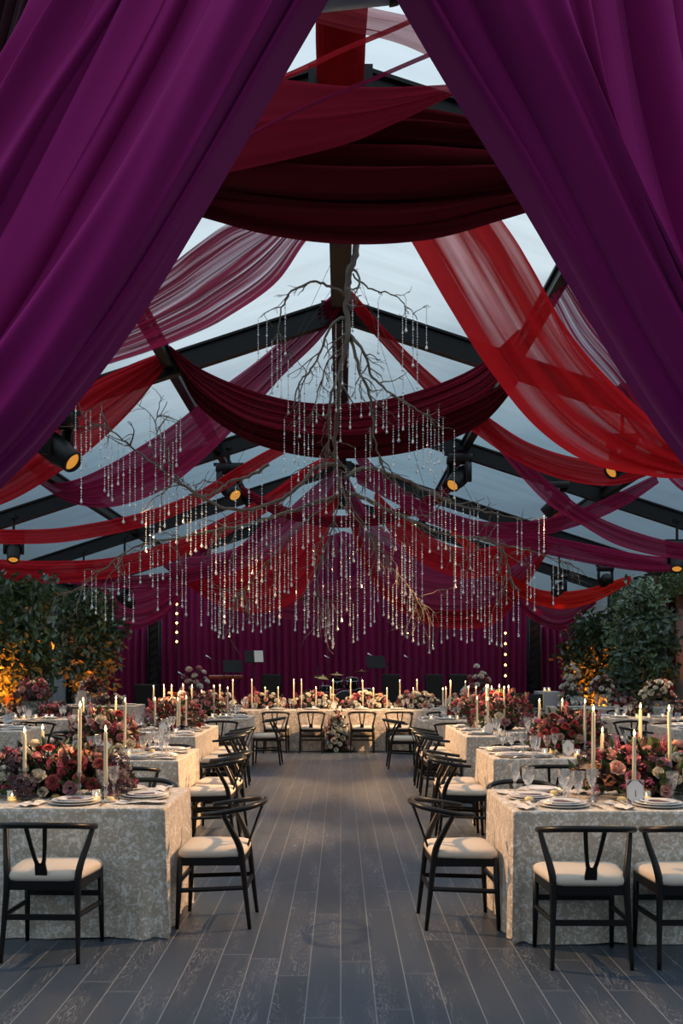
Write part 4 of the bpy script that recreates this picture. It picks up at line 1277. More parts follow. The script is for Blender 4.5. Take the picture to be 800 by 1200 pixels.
arr(62, 900, 6.42, .50, .24, .32, PAL_DARK, 74, 11, 'low dark plum and blush floral centrepiece on the front left table', size=.055, leaves=700)
arr(762, 900, 6.40, .50, .24, .33, PAL_DARK[:6] + [('carnation', 'rust', 2), ('carnation', 'berry', 3), ('snapdragon_spike', 'berry', 4), ('hydrangea_cluster', 'plum', 1)], 70, 14, 'low burgundy, cream and berry floral centrepiece on the front right table', size=.052, leaves=700)
arr(122, 855, 9.5, .36, .26, .42, PAL_DARK, 60, 13, 'rounded burgundy and white floral centrepiece on the second left aisle table', size=.055)
arr(666, 850, 9.55, .36, .26, .40, PAL_WARM, 64, 14, 'rounded red, rust and mauve floral centrepiece on the second right aisle table', size=.055)
arr(205, 835, 13.0, .40, .34, .46, PAL_WARM, 60, 15, 'dense pink and red floral centrepiece among candles, third left aisle table', size=.06, leaves=300)
arr(588, 835, 13.0, .42, .34, .52, PAL_WARM, 64, 16, 'dense pink and red floral centrepiece among candles, third right aisle table', size=.06, leaves=300)
arr(240, 825, 16.45, .42, .30, .36, PAL_WARM, 46, 17, 'red and pink floral centrepiece on the rear left aisle table', size=.06, leaves=240)
arr(556, 825, 15.75, .42, .28, .36, PAL_WARM, 46, 18, 'red and pink floral centrepiece on the rear right aisle table', size=.06, leaves=240)
for i, (x, nm) in enumerate(((-2.45, 'leftmost stretch'), (-1.5, 'second stretch from left'), (-.5, 'left of centre stretch'), (.5, 'right of centre stretch'), (1.5, 'second stretch from right'), (2.45, 'rightmost stretch'))):
    arrangement(x, 19.38, TZ + .002, .46, .2, .33, PAL_PALE, 44, 30 + i, 'blush and white flower garland on the long head table, ' + nm, 'head table garland', size=.062, vase=False, leaves=240)
def floor_spray():
    t = arrangement(-.05, 18.52, .002, .20, .14, .76, PAL_PALE[:4] + [('snapdragon_spike', 'berry', 2), ('dahlia', 'burgundy', 1)], 40, 50, 'tall blush rose floor spray standing before the centre of the head table', size=.075, vase=False, leaves=500)
floor_spray()
# pedestal flowers either side of the stage
def riser(x, y, w, h, label):
    t = empty('acrylic_riser', (x, y, TZ + .002), 0, label, 'riser')
    mb = MB()
    for sx in (-1, 1):
        mb.box((sx * (w / 2 - .004), 0, h / 2 - .003), (.008, w, h - .006)); mb.box((0, sx * (w / 2 - .004), h / 2 - .003), (w - .018, .008, h - .006))
    mb.build('side_panels', M_['acrylic'], t, False)
    MB().box((0, 0, h - .003), (w, w, .006)).build('top_panel', M_['acrylic'], t, False)
for px, d, tn, sd in ((38, 16.25, 'middle far left table', 61), (110, 21.2, 'rearmost far left table', 62), (706, 20.2, 'rearmost far right table', 63), (771, 16.5, 'middle far right table', 64)):
    x = at(px, 0, d).x
    riser(x, d, .26, .26, 'clear acrylic flower riser on the ' + tn)
    arrangement(x, d, TZ + .265, .26, .2, .36, PAL_WARM if px < 200 else PAL_PALE, 26, sd, 'raised floral arrangement on a clear riser, ' + tn, size=.065, vase=True, leaves=240)
    arrangement(x + .38, d - .12, TZ + .002, .28, .17, .24, PAL_DARK, 22, sd + 10, 'low burgundy flowers to the right of the riser, ' + tn, size=.06, vase=False, leaves=160)
    if d < 18: arrangement(x - .36, d - .1, TZ + .002, .2, .15, .2, PAL_DARK, 14, sd + 20, 'low burgundy flowers to the left of the riser, ' + tn, size=.06, vase=False, leaves=120)
arrangement(at(228, 0, 22.4).x, 22.4, .002, .45, .3, 1.55, PAL_PALE, 46, 70, 'tall pink and white floral pillar at the left end of the stage', size=.085, vase=False, leaves=500)
arrangement(at(560, 0, 22.4).x, 22.4, .002, .45, .3, 1.55, PAL_PALE, 46, 71, 'tall pink and white floral pillar at the right end of the stage', size=.085, vase=False, leaves=500)
arrangement(at(668, 0, 22.3).x, 22.3, .002, .28, .26, 1.62, PAL_WHITE, 46, 72, 'tall white rose arrangement right of the small satin table', size=.09, vase=False, leaves=400)
arrangement(at(598, 0, 21.2).x, 21.2, .002, .48, .2, .62, PAL_WHITE, 36, 73, 'low white rose mound on the floor by the gold chairs', size=.085, vase=False, leaves=300)

# ------------------------------------------------------------------ cake, lounge
cx = at(98, 0, 21.6).x
t = empty('tiered_cake', (cx - .0, 21.55, TZ + .002), 0, 'four tiered white cake on the rearmost far left table', 'cake')
MB().lathe([(0, 0), (.17, 0), (.18, .01), (.17, .02), (0, .02)], 28).build('cake_board', M_['plate'], t)
z = .02
for r_, h_ in ((.15, .13), (.122, .12), (.095, .12), (.068, .11)):
    mb = MB().lathe([(0, z), (r_, z), (r_ + .006, z + .01), (r_, z + .02), (r_ * .995, z + h_ - .012), (r_ * .97, z + h_), (0, z + h_)], 28)
    for k in range(20):
        an = 2 * pi * k / 20; mb.lathe([(0, -.009), (.008, -.004), (.009, .003), (.004, .009), (0, .01)], 6, (r_ * cos(an), r_ * sin(an), z + .009), False)
    mb.build('tier', M_['icing'], t); z += h_
for i, (px, nm) in enumerate(((612, 'outer left'), (624, 'second from left'), (676, 'third from left'), (688, 'rightmost'))):
    x = at(px, 0, 22.2).x
    t = empty('gold_chair', (x, [22.65, 21.95, 23.15, 23.85][i], 0), R([-20, -12, 8, 14][i]), 'gold framed chair with black upholstery by the right stage corner, ' + nm, 'chair', 'gold framed chairs')
    for sx in (-1, 1):
        MB().tube([(sx * .2, -.22, 0), (sx * .19, -.19, .45), (sx * .18, -.24, 1.02)], .013, 8).build('leg', M_['gold'], t)
        MB().tube([(sx * .2, .2, 0), (sx * .19, .18, .45)], .013, 8).build('leg', M_['gold'], t)
    MB().box((0, 0, .48), (.42, .42, .07), bev=.02).build('seat', M_['black_pad'], t)
    MB().box((0, -.222, .84), (.34, .04, .3), Matrix.Rotation(R(5), 3, 'X'), bev=.012).build('backrest', M_['black_pad'], t)
    MB().tube([(-.19, 0, .3), (.19, 0, .3)], .009, 6).build('stretcher', M_['gold'], t)
x = at(641, 0, 22.9).x
t = empty('small_table', (x, 22.9, 0), 0, 'small square table under white satin with candles at the right stage corner', 'table')
sv = TZ; TZ = 1.02
cloth_mesh(.5, .5, 44).build('tablecloth', M_['white_cloth'], t)
for q, px in enumerate((638, 643)):
    o = copy_tree(VOT); o.location = (at(px, 0, 22.75).x, 22.75, TZ + .001); o.scale = (1.3, 1.3, 1.3)
    tag(o, 'glowing votive on the small satin table, ' + ('left one' if q == 0 else 'right one'), 'candle', 'glass votive candles')
TZ = sv
# lanterns right rear
for q, px in enumerate((726, 738)):
    x = at(px, 0, 23.0).x
    t = empty('lantern', (x, 23.0, 0), R(20), 'black framed candle lantern by the right trees, ' + ('left one' if q == 0 else 'right one'), 'lantern', 'black candle lanterns')
    mb = MB().box((0, 0, .5), (.16, .16, 1.0))
    mb.build('plinth', M_['black_metal'], t, False)
    mb = MB()
    for sx in (-1, 1):
        for sy in (-1, 1): mb.box((sx * .07, sy * .07, 1.17), (.012, .012, .34))
    mb.lathe([(.11, 1.33), (.02, 1.42), (.012, 1.44), (0, 1.44)], 4).box((0, 0, 1.005), (.16, .16, .012))
    mb.build('frame', M_['black_metal'], t, False)
    MB().lathe([(0, 1.01), (.035, 1.01), (.035, 1.14), (0, 1.145)], 12).build('candle', M_['votive_glow'], t)

# ------------------------------------------------------------------ band gear
SZ = .402
def speaker(px, d, w, h, label, wedge=False):
    x = at(px, 0, d).x
    t = empty('loudspeaker', (x, d, SZ), 0, label, 'speaker')
    mb = MB().box((0, 0, h / 2), (w, .42, h), bev=.02); mb.build('cabinet', M_['black_metal'], t)
    MB().box((0, -.213, h / 2), (w * .9, .012, h * .92)).build('grille', M_['black_box'], t, False)
    MB().tube([(w / 2, -.05, h * .7), (w / 2 + .03, 0, h * .7), (w / 2, .05, h * .7)], .012, 6).build('handle', M_['black_metal'], t)
speaker(318, 24.3, .46, 1.0, 'black upright loudspeaker left of the drum kit')
speaker(458, 24.3, .42, 1.0, 'black upright loudspeaker just right of the drum kit')
speaker(508, 24.2, .42, 1.0, 'black upright loudspeaker, inner one of the right pair')
speaker(536, 24.2, .42, 1.0, 'black upright loudspeaker, outer one of the right pair')
speaker(172, 23.6 + .8, .55, .75, 'low black loudspeaker by the left truss leg')
def mic(px, d, h, label, lean=.2):
    x = at(px, 0, d).x
    t = empty('microphone_stand', (x, d, SZ), random.Random(px).uniform(-.5, .5), label, 'microphone stand')
    mb = MB()
    for k in range(3):
        an = 2 * pi * k / 3; mb.tube([(0, 0, .12), (.25 * cos(an), .25 * sin(an), .01)], .01, 6)
    mb.build('tripod_base', M_['black_metal'], t)
    MB().tube([(0, 0, .1), (0, 0, h)], .012, 8).build('pole', M_['black_metal'], t)
    MB().tube([(.25, 0, h - .12), (-lean * 1.6, 0, h + .18)], .008, 6).build('boom', M_['black_metal'], t)
    e = Vector((-lean * 1.6, 0, h + .18)); MB().tube([e, e + Vector((-.05, -.02, .03)), e + Vector((-.12, -.04, .07))], [.012, .016, .024], 8).build('microphone', M_['chrome'], t)
mic(262, 23.9, 1.2, 'microphone stand behind the keyboard')
mic(372, 24.6, 1.2, 'microphone stand with a boom left of the drum kit', -.2)
mic(452, 23.8, 1.25, 'microphone stand right of the drum kit')
mic(494, 23.8, 1.2, 'microphone stand before the right loudspeakers')
mic(192, 24.2, .8, 'short microphone stand near the left truss leg', -.3)
def music_stand(px, d, h, paper, label):
    x = at(px, 0, d).x
    t = empty('music_stand', (x, d, SZ), R(12), label, 'music stand')
    mb = MB()
    for k in range(3):
        an = 2 * pi * k / 3 + .4; mb.tube([(0, 0, .1), (.22 * cos(an), .22 * sin(an), .01)], .01, 6)
    mb.tube([(0, 0, .08), (0, 0, h)], .011, 8); mb.build('pole', M_['black_metal'], t)
    rt = Matrix.Rotation(R(-25), 3, 'X')
    MB().box((0, 0, h + .14), (.46, .015, .32), rt).box((0, -.07, h), (.46, .06, .012)).build('desk', M_['black_metal'], t, False)
    if paper: MB().box((.1, -.02, h + .15), (.21, .004, .3), rt).build('sheet_music', M_['paper'], t, False)
music_stand(273, 23.7, 1.05, False, 'black music stand over the keyboard')
music_stand(298, 23.7, 1.28, True, 'music stand holding a white sheet right of the keyboard')
music_stand(440, 23.6, 1.15, False, 'black music stand just right of the drum kit')
x = at(263, 0, 23.85).x
t = empty('stage_keyboard', (x, 24.15, SZ), R(4), 'red keyboard on a black stand at the left of the stage', 'keyboard')
MB().box((0, 0, .92), (.82, .3, .09), bev=.02).build('body', M_['key_red'], t)
mb = MB()
for k in range(36): mb.box((-.385 + .022 * k, -.06, .97), (.019, .15, .012))
mb.build('keys', M_['white_keys'], t, False)
for s in (-1, 1): MB().tube([(s * .35, -.1, .0), (-s * .35, .1, .875)], .016, 8).build('leg', M_['black_metal'], t)
x = at(404, 0, 24.9).x
t = empty('drum_kit', (x, 24.9, SZ), 0, 'chrome and black drum kit with cymbals at the centre of the stage', 'drums')
def drum(c, r, h, rot, nm):
    mb = MB().lathe([(0, -h / 2), (r, -h / 2), (r * 1.03, -h / 2 + .01), (r, -h / 2 + .03), (r, h / 2 - .03), (r * 1.03, h / 2 - .01), (r, h / 2), (0, h / 2)], 24)
    mb.v = [tuple(rot @ Vector(v) + Vector(c)) for v in mb.v]
    o = mb.build(nm, M_['black_metal'], t)
    m2 = MB()
    for zz in (-h / 2, h / 2):
        m2.tube([(r * 1.03 * cos(2 * pi * k / 24), r * 1.03 * sin(2 * pi * k / 24), zz) for k in range(25)], .008, 6)
    for k in range(8): m2.tube([(r * 1.03 * cos(pi * k / 4), r * 1.03 * sin(pi * k / 4), -h / 2), (r * 1.03 * cos(pi * k / 4), r * 1.03 * sin(pi * k / 4), h / 2)], .005, 4)
    m2.v = [tuple(rot @ Vector(v) + Vector(c)) for v in m2.v]
    m2.build('hoops', M_['chrome'], o)
RX = lambda a: Matrix.Rotation(R(a), 3, 'X')
drum((0, 0, .29), .28, .4, RX(90), 'bass_drum'); drum((-.2, 0, .76), .15, .2, RX(20), 'tom_drum'); drum((.17, 0, .76), .16, .22, RX(20), 'tom_drum')
drum((.5, .15, .42), .2, .42, RX(0), 'floor_tom'); drum((-.45, .2, .62), .18, .15, RX(0), 'snare_drum')
MB().tube([(0, 0, .55), (0, 0, .7), (-.2, .0, .72)], .012, 6).tube([(0, 0, .7), (.17, 0, .72)], .012, 6).tube([(-.45, .2, .54), (-.45, .2, .1), (-.62, .3, .0)], .012, 6).tube([(-.45, .2, .1), (-.3, .3, 0)], .012, 6).tube([(.5, .3, .21), (.5, .34, 0)], .01, 6).tube([(.62, .05, .3), (.66, .02, 0)], .01, 6).build('hardware', M_['chrome'], t)
for cx_, cz_, cr_, tl_ in ((-.55, .93, .24, 12), (.42, 1.06, .22, -6), (-.2, 1.0, .19, 5)):
    o = MB().lathe([(0, .03), (.04, .025), (.06, .008), (cr_, -.015), (cr_, -.017), (.05, .005), (0, .02)], 28).build('cymbal', M_['brass'], t, True, (cx_, .1, cz_), (R(tl_), R(tl_ * .6), 0))
    mb = MB().tube([(0, 0, .05), (0, 0, -cz_ + .25)], .01, 6)
    for k in range(3): mb.tube([(0, 0, -cz_ + .3), (.18 * cos(2.1 * k), .18 * sin(2.1 * k), -cz_ + .003)], .009, 6)
    s_ = mb.build('cymbal_stand', M_['chrome'], t, True, (cx_, .1, cz_))
for px, y0, y1, d, nm in ((207, 708, 752, 25.4, 'left'), (592, 742, 792, 25.4, 'right')):
    a = at(px, y1, d)
    t = empty('bulb_pole', (a.x, d, SZ), 0, 'slim pole with a row of glowing amber bulbs at the %s of the stage' % nm, 'lamp')
    zt = at(px, y0, d).z - SZ; zb = a.z - SZ
    MB().tube([(0, .04, .02), (0, .04, zt + .05)], .015, 8).lathe([(0, 0), (.16, 0), (.16, .015), (.03, .03), (0, .03)], 16, (0, .04, 0)).build('pole', M_['black_metal'], t)
    for k in range(5): MB().lathe([(0, -.03), (.02, -.02), (.03, 0), (.02, .02), (.01, .035), (0, .036)], 10).build('bulb', M_['bulb'], t, True, (0, 0, zb + (zt - zb) * k / 4))

# ------------------------------------------------------------------ trees and side greenery
def tree(x, y, h, rx, ry, zc0, n, seed, label, mats, drape=.2):
    r = random.Random(seed)
    t = empty('leafy_tree', (x, y, 0), r.uniform(0, 6), label, 'tree', 'leafy trees along the side walls')
    mb = MB().lathe([(0, 0), (.2, 0), (.26, .36), (.27, .4), (.23, .4), (.22, .34), (0, .34)], 20)
    mb.build('planter', M_['black_metal'], t)
    tips = []
    mb = MB()
    for s_ in range(5):
        a = r.uniform(0, 6.28)
        p0 = Vector((.07 * cos(a), .07 * sin(a), .3)); p2 = Vector((rx * .5 * cos(a), ry * .5 * sin(a), h * r.uniform(.6, .9)))
        pts = catmull([p0, p0.lerp(p2, .45) + Vector((0, 0, .25)), p2], 10)
        mb.tube(pts, [.045 - .004 * i for i in range(10)], 6)
        for q in range(9):
            b = pts[r.randint(2, 9)]
            d = rand_dir(r, -.2, .8)
            e = b + Vector((d.x * rx * .7, d.y * ry * .7, d.z * h * .22))
            mb.tube([b, b.lerp(e, .5) + Vector((0, 0, .06)), e], [.018, .012, .006], 5)
            tips += [e, b.lerp(e, .6)]
    mb.build('trunk', M_['trunk'], t)
    cl = []
    for k in range(90):
        d = rand_dir(r)
        q = r.uniform(.3, 1) ** .5
        cl.append(Vector((d.x * rx * q, d.y * ry * q, zc0 + (h - zc0) * (.5 + .5 * d.z * q))))
    cl += [e for e in tips if e.z > zc0 * .8]
    bms = [MB() for _ in mats]
    for k in range(n):
        c0 = r.choice(cl)
        bi = cl.index(c0) % len(mats) if r.random() < .75 else r.randrange(len(mats))
        c = c0 + Vector((r.gauss(0, .11), r.gauss(0, .12), r.gauss(0, .12)))
        d = (rand_dir(r) + Vector((0, 0, -drape)) + Vector((c.x, c.y, 0)) * .5).normalized()
        L = r.uniform(.11, .22)
        leaf_quad(bms[bi], c, d, (d.orthogonal() + rand_dir(r) * .6).normalized(), L, L * r.uniform(.18, .3))
    for m_, mb in zip(mats, bms): mb.build('foliage', M_[m_], t, False)
    return t
GL = ['leaf', 'leaf_b', 'leaf_c']
tree(-6.3, 19.2, 3.42, .72, .75, .9, 5200, 1, 'tall dense green tree at the left picture edge, lit orange below', GL)
tree(at(102, 0, 23.4).x, 23.4, 3.35, .72, .7, 1.1, 4200, 3, 'slimmer green tree left of the plum curtain behind the cake', GL)
tree(at(698, 0, 24.2).x, 24.2, 2.9, .85, .7, .9, 4200, 4, 'green tree right of the plum curtain behind the satin table', ['leaf', 'leaf_c', 'leaf_b'])
tree(6.68, 21.9, 3.4, .50, .75, .8, 5200, 5, 'tall green tree at the right picture edge behind the far right tables', ['leaf', 'leaf_c', 'leaf_b'])
def valance(x, y0, y1, seed, label):
    r = random.Random(seed); mb = MB(); m2 = MB()
    o0 = empty('boxwood_valance', (x, y0, 3.3), 0, label, 'greenery')
    mb.box((0, (y1 - y0) / 2, 0.1), (.16, y1 - y0, .5))
    mb.build('backing', M_['leaf'], o0, False)
    for k in range(5200):
        c = Vector((r.choice((-1, 1)) * .09 * 1 + r.gauss(0, .03), r.uniform(0, y1 - y0), r.uniform(-.2, .36) + r.gauss(0, .03)))
        d = rand_dir(r); leaf_quad(m2, c, d, d.orthogonal(), .07, .02)
    m2.build('foliage', M_['leaf_b'], o0, False)
valance(7.38, 18.2, 27.0, 1, 'green boxwood valance along the top of the right side wall')
valance(-7.38, 18.2, 27.0, 2, 'green boxwood valance along the top of the left side wall')

# ------------------------------------------------------------------ branch chandelier and crystal strands
CHD = empty('branch_chandelier', (at(412, 0, 10.6).x, 10.6, RZ - .2), 0, 'bare grey branches hung from the tent ridge as a spreading chandelier', 'chandelier')
O0 = Vector(CHD.location)
rb = random.Random(21)
anch = []      # twig points that can carry strands
def twigs(mb, pts, rad, n, ln, depth=2, down=0.0, spread=1.0):
    for k in range(n):
        i = rb.randint(max(1, len(pts) // 5), len(pts) - 2)
        t = (pts[i + 1] - pts[i]).normalized()
        d = (t * .8 + rand_dir(rb) * spread * .9 + Vector((0, 0, -down))).normalized()
        L = ln * rb.uniform(.5, 1.2)
        p = [pts[i]]
        cur = d
        m = 5
        for q in range(m):
            cur = (cur + rand_dir(rb) * .45 + Vector((0, 0, -.06 * down))).normalized()
            p.append(p[-1] + cur * L / m)
        r0 = rad * rb.uniform(.35, .55)
        mb.tube(p, [r0 * (1 - .8 * q / m) + .0015 for q in range(m + 1)], 5)
        anch.extend([p[2], p[4], p[-1]])
        if depth > 1: twigs(mb, p, r0, 2, L * .55, depth - 1, down, spread)
def bough(path, r0, r1, n, ln, nm='bough', down=0.0, knob=.012, depth=2, anchor=True):
    mb = MB()
    pts = catmull([at(*p) - O0 for p in path], max(14, len(path) * 5))
    pts = [p + rand_dir(rb) * knob for p in pts]
    m = len(pts)
    mb.tube(pts, [r0 + (r1 - r0) * i / (m - 1) + rb.uniform(-.1, .1) * r0 for i in range(m)], 7)
    if anchor: anch.extend(pts[2:])
    twigs(mb, pts, max(r0 * .7, .01), n, ln, depth, down)
    mb.build(nm, M_['bark'], CHD)
bough([(418, 262, 10.6), (416, 296, 10.6), (408, 325, 10.6), (406, 360, 10.6), (407, 395, 10.55), (400, 430, 10.6), (397, 470, 10.7), (392, 520, 10.9), (398, 575, 11.0)], .040, .018, 12, .5, 'trunk', .4)
bough([(405, 346, 10.6), (388, 336, 10.5), (366, 330, 10.45), (342, 342, 10.4), (330, 362, 10.4), (326, 385, 10.4), (330, 408, 10.4)], .016, .005, 7, .3, down=.4)
bough([(407, 372, 10.6), (390, 378, 10.5), (378, 405, 10.45), (366, 430, 10.4), (350, 450, 10.3), (344, 480, 10.3)], .017, .006, 9, .4, down=.4)
bough([(413, 322, 10.6), (436, 340, 10.5), (456, 343, 10.5), (475, 358, 10.4), (490, 374, 10.4)], .010, .004, 5, .25)
bough([(407, 388, 10.6), (424, 410, 10.5), (436, 440, 10.5), (458, 462, 10.4), (486, 478, 10.3), (512, 500, 10.3)], .02, .005, 11, .45, down=.3)
bough([(409, 392, 10.6), (420, 430, 10.5), (434, 470, 10.5), (440, 520, 10.5), (452, 560, 10.6)], .02, .007, 10, .42, down=.5)
bough([(401, 425, 10.6), (386, 470, 10.5), (384, 520, 10.6), (372, 560, 10.7)], .017, .006, 9, .42, down=.5)
bough([(403, 405, 10.6), (384, 425, 10.8), (370, 470, 10.9), (362, 500, 11.0)], .012, .005, 7, .4, down=.4)
# long lower boughs
bough([(400, 545, 11.0), (372, 548, 11.0), (345, 575, 10.8), (322, 588, 10.7), (290, 598, 10.6), (255, 592, 10.5), (220, 572, 10.4), (185, 548, 10.3), (150, 520, 10.3), (122, 496, 10.3)], .026, .007, 18, .55)
bough([(316, 544, 10.7), (296, 556, 10.7), (268, 566, 10.7), (246, 580, 10.6), (222, 580, 10.5)], .020, .012, 4, .3)
bough([(214, 570, 10.4), (200, 548, 10.4), (190, 520, 10.3), (182, 498, 10.3), (196, 470, 10.3)], .011, .004, 8, .35)
bough([(396, 580, 11.0), (350, 596, 11.1), (300, 612, 11.2), (250, 622, 11.3), (200, 632, 11.4), (160, 640, 11.5), (128, 662, 11.5), (100, 684, 11.5), (86, 692, 11.5)], .024, .006, 20, .5, down=.5)
bough([(402, 560, 11.0), (430, 548, 11.2), (470, 560, 11.4), (520, 585, 11.6), (570, 600, 11.8), (612, 608, 12.0)], .025, .007, 18, .5)
bough([(404, 575, 11.0), (440, 590, 11.3), (485, 612, 11.6), (530, 628, 11.9), (570, 632, 12.0), (592, 650, 12.0), (600, 690, 12.0)], .024, .007, 18, .5, down=.6)
bough([(560, 630, 11.9), (596, 640, 12.1), (636, 650, 12.3), (668, 662, 12.4), (690, 676, 12.5)], .013, .004, 10, .35, down=.4)
bough([(398, 570, 11.0), (392, 612, 11.0), (378, 650, 11.1), (372, 690, 11.1), (386, 715, 11.1)], .010, .004, 18, .45, down=.7)
bough([(404, 580, 11.0), (436, 630, 11.1), (462, 668, 11.2), (488, 700, 11.3), (498, 712, 11.4)], .010, .004, 20, .5, down=.5)
bough([(392, 585, 11.0), (346, 620, 11.1), (312, 660, 11.2), (284, 694, 11.3), (276, 704, 11.4)], .010, .004, 20, .5, down=.5)
bough([(398, 590, 11.0), (420, 610, 11.6), (440, 640, 12.2), (446, 668, 12.6)], .014, .005, 9, .4, down=.5)
# hanging cables up to the ridge purlin
mb = MB()
for p in ((255, 594, 10.5), (500, 580, 11.5), (560, 600, 11.8), (200, 632, 11.4)):
    a = at(*p) - O0
    mb.tube([a, Vector((0.1 if a.x > 0 else -.1, a.y, RZ - .05 - O0.z))], .0022, 4)
mb.build('suspension_wires', M_['black_metal'], CHD)
# strands
def strand_mesh(L, seed):
    r = random.Random(seed); mb = MB()
    mb.tube([(0, 0, 0), (0, 0, -L)], .0012, 4)
    z = -.02; k = 0
    while z > -L + .01:
        big = (k % 7 == 6)
        s = .0125 if big else .0082
        s *= r.uniform(.9, 1.15)
        hh = s * (1.5 if big else 1.25)
        a = r.uniform(0, 1.5)
        ring = [(s * cos(a + pi / 3 * q), s * sin(a + pi / 3 * q), z) for q in range(6)]
        mb.add(ring + [(0, 0, z + hh), (0, 0, z - hh)], [(q, (q + 1) % 6, 6) for q in range(6)] + [((q + 1) % 6, q, 7) for q in range(6)])
        z -= (.026 if not big else .036) * r.uniform(.9, 1.1); k += 1
    s = .016; z = -L
    ring = [(s * cos(pi / 3 * q), s * sin(pi / 3 * q), z - .012) for q in range(6)]
    mb.add(ring + [(0, 0, z + .03), (0, 0, z - .03)], [(q, (q + 1) % 6, 6) for q in range(6)] + [((q + 1) % 6, q, 7) for q in range(6)])
    return mb.mesh('hanging_crystal_strand', M_['crystal'], False)
LENS = [.22, .32, .42, .55, .7, .85, 1.0, 1.2, 1.4, 1.6]
SM = [[strand_mesh(L, i * 3 + q) for q in range(2)] for i, L in enumerate(LENS)]
def pxy(p): return VX + p.x * F / p.y, VY - (p.z - H) * F / p.y
rs = random.Random(5)
pts = [p + O0 for p in anch]
rs.shuffle(pts)
used = []
def bottom(px):      # lowest row strands reach, by column
    xs = [80, 130, 200, 260, 300, 350, 400, 450, 500, 560, 600, 640, 690]
    ys = [690, 735, 730, 745, 740, 735, 760, 725, 765, 745, 765, 720, 650]
    for a, b, c, d in zip(xs, xs[1:], ys, ys[1:]):
        if a <= px <= b: return c + (d - c) * (px - a) / (b - a)
    return 680
cnt = 0
for p in pts:
    px, py = pxy(p)
    if not (84 < px < 695) or py < 350: continue
    if any(abs(px - u[0]) < 4.0 and abs(py - u[1]) < 60 for u in used): continue
    if py < 470 and rs.random() < .35: continue
    maxlen = (bottom(px) - py) * p.y / F
    if maxlen < .3: continue
    up = py < 500
    want = rs.uniform(.3, .75) if up else rs.choice((.5, .7, .9, 1.1, 1.3, 1.5)) * rs.uniform(.85, 1.15)
    if px < 240 or px > 590: want = min(want, rs.uniform(.4, .95))
    want = min(want, maxlen)
    i = max([q for q, L in enumerate(LENS) if L <= want + .03] or [0])
    o = link('hanging_crystal_strand', SM[i][rs.randint(0, 1)], None, p, (0, 0, rs.uniform(0, 6)))
    if up: lab, g = 'clear crystal bead strand hanging from the upper twigs of the branch chandelier', 'strands on the upper twigs'
    elif px < 240: lab, g = 'clear crystal bead strand hanging from the far left tip of the branches', 'strands on the left tip'
    elif px < 370: lab, g = 'clear crystal bead strand hanging from the left bough of the branches', 'strands on the left bough'
    elif px < 450: lab, g = 'clear crystal bead strand hanging from the middle of the lower branches', 'strands on the middle branches'
    elif px < 590: lab, g = 'clear crystal bead strand hanging from the right bough of the branches', 'strands on the right bough'
    else: lab, g = 'clear crystal bead strand hanging from the far right tip of the branches', 'strands on the right tip'
    tag(o, lab, 'crystal strand', g)
    used.append((px, py)); cnt += 1
    if cnt >= 235: break
print('strands', cnt)

# ------------------------------------------------------------------ moving heads and lights
def head(px, py, d, target, label, power, col=(1, .66, .36), size=40, lit=True, blend=.6, sc=1.0):
    p = at(px, py, d)
    t = empty('moving_head_spotlight', p, 0, label, 'stage light', 'moving head stage lights')
    tz = roofz(p.x) - .10 - p.z
    MB().tube([(0, 0, .30 * sc), (0, 0, max(tz, .36))], .024, 8).box((0, 0, max(tz, .36)), (.1, .2, .06)).box((0, 0, .33 * sc), (.42 * sc, .06, .05)).build('clamp', M_['black_metal'], t, False)
    MB().box((0, 0, .26 * sc), (.34 * sc, .26 * sc, .11 * sc), bev=.025).build('base', M_['black_metal'], t)
    tv = (Vector(target) - p).normalized()
    az = atan2(-tv.x, tv.y)
    mb = MB()
    rz = Matrix.Rotation(az, 3, 'Z')
    for s in (-1, 1): mb.box(rz @ Vector((s * .15 * sc, 0, .07 * sc)), (.05 * sc, .12 * sc, .28 * sc), rz, bev=.02)
    mb.build('yoke', M_['black_metal'], t)
    q = tv.to_track_quat('Z', 'Y').to_matrix()
    mb = MB().lathe([(0, -.2), (.10, -.19), (.125, -.1), (.125, .06), (.11, .12), (.105, .22), (.09, .24), (.085, .2), (0, .19)], 20)
    mb.v = [tuple(q @ (Vector(v) * sc)) for v in mb.v]
    hd = mb.build('lamp_head', M_['black_metal'], t)
    mb = MB().lathe([(0, .205), (.05, .203), (.083, .2)], 20, caps=False)
    mb.v = [tuple(q @ (Vector(v) * sc)) for v in mb.v]
    mb.build('lens', M_['lamp_lens'] if lit else M_['black_box'], hd)
    if power:
        l = bpy.data.lights.new('spot_beam', 'SPOT'); l.energy = power; l.color = col; l.spot_size = R(size); l.spot_blend = blend; l.shadow_soft_size = .07
        lo = bpy.data.objects.new('spot_beam', l); COL.objects.link(lo)
        lo.location = p + tv * .27 * sc
        lo.rotation_euler = (-tv).to_track_quat('Z', 'Y').to_euler()
WARM = (1, .56, .25)
# frame behind the dark swag (unseen pair added to light the front tables)
head(-140, 372, 7.7, (1.5, 5.9, .6), 'unseen moving head lamp on the left of the first rafter behind the maroon swag', 1500, WARM, 34, sc=.9)
head(938, 372, 7.7, (-1.5, 5.9, .6), 'unseen moving head lamp on the right of the first rafter behind the maroon swag', 1500, WARM, 34, sc=.9)
head(66, 527, 11.2, (1.35, 9.3, .6), 'moving head lamp against the crimson swag near the left curtain', 2000, WARM, 30, sc=1.25)
head(729, 543, 12.0, (-1.5, 9.3, .6), 'moving head lamp with glowing lens below the broad red swag at right', 3600, WARM, 32)
head(268, 572, 17.4, (1.5, 12.8, .6), 'moving head lamp under the rafter left of centre behind the branches', 3400, WARM, 32, sc=1.25)
head(538, 560, 17.4, (-1.7, 12.9, .6), 'moving head lamp on a truss bar right of centre behind the branches', 3400, WARM, 32, sc=1.25)
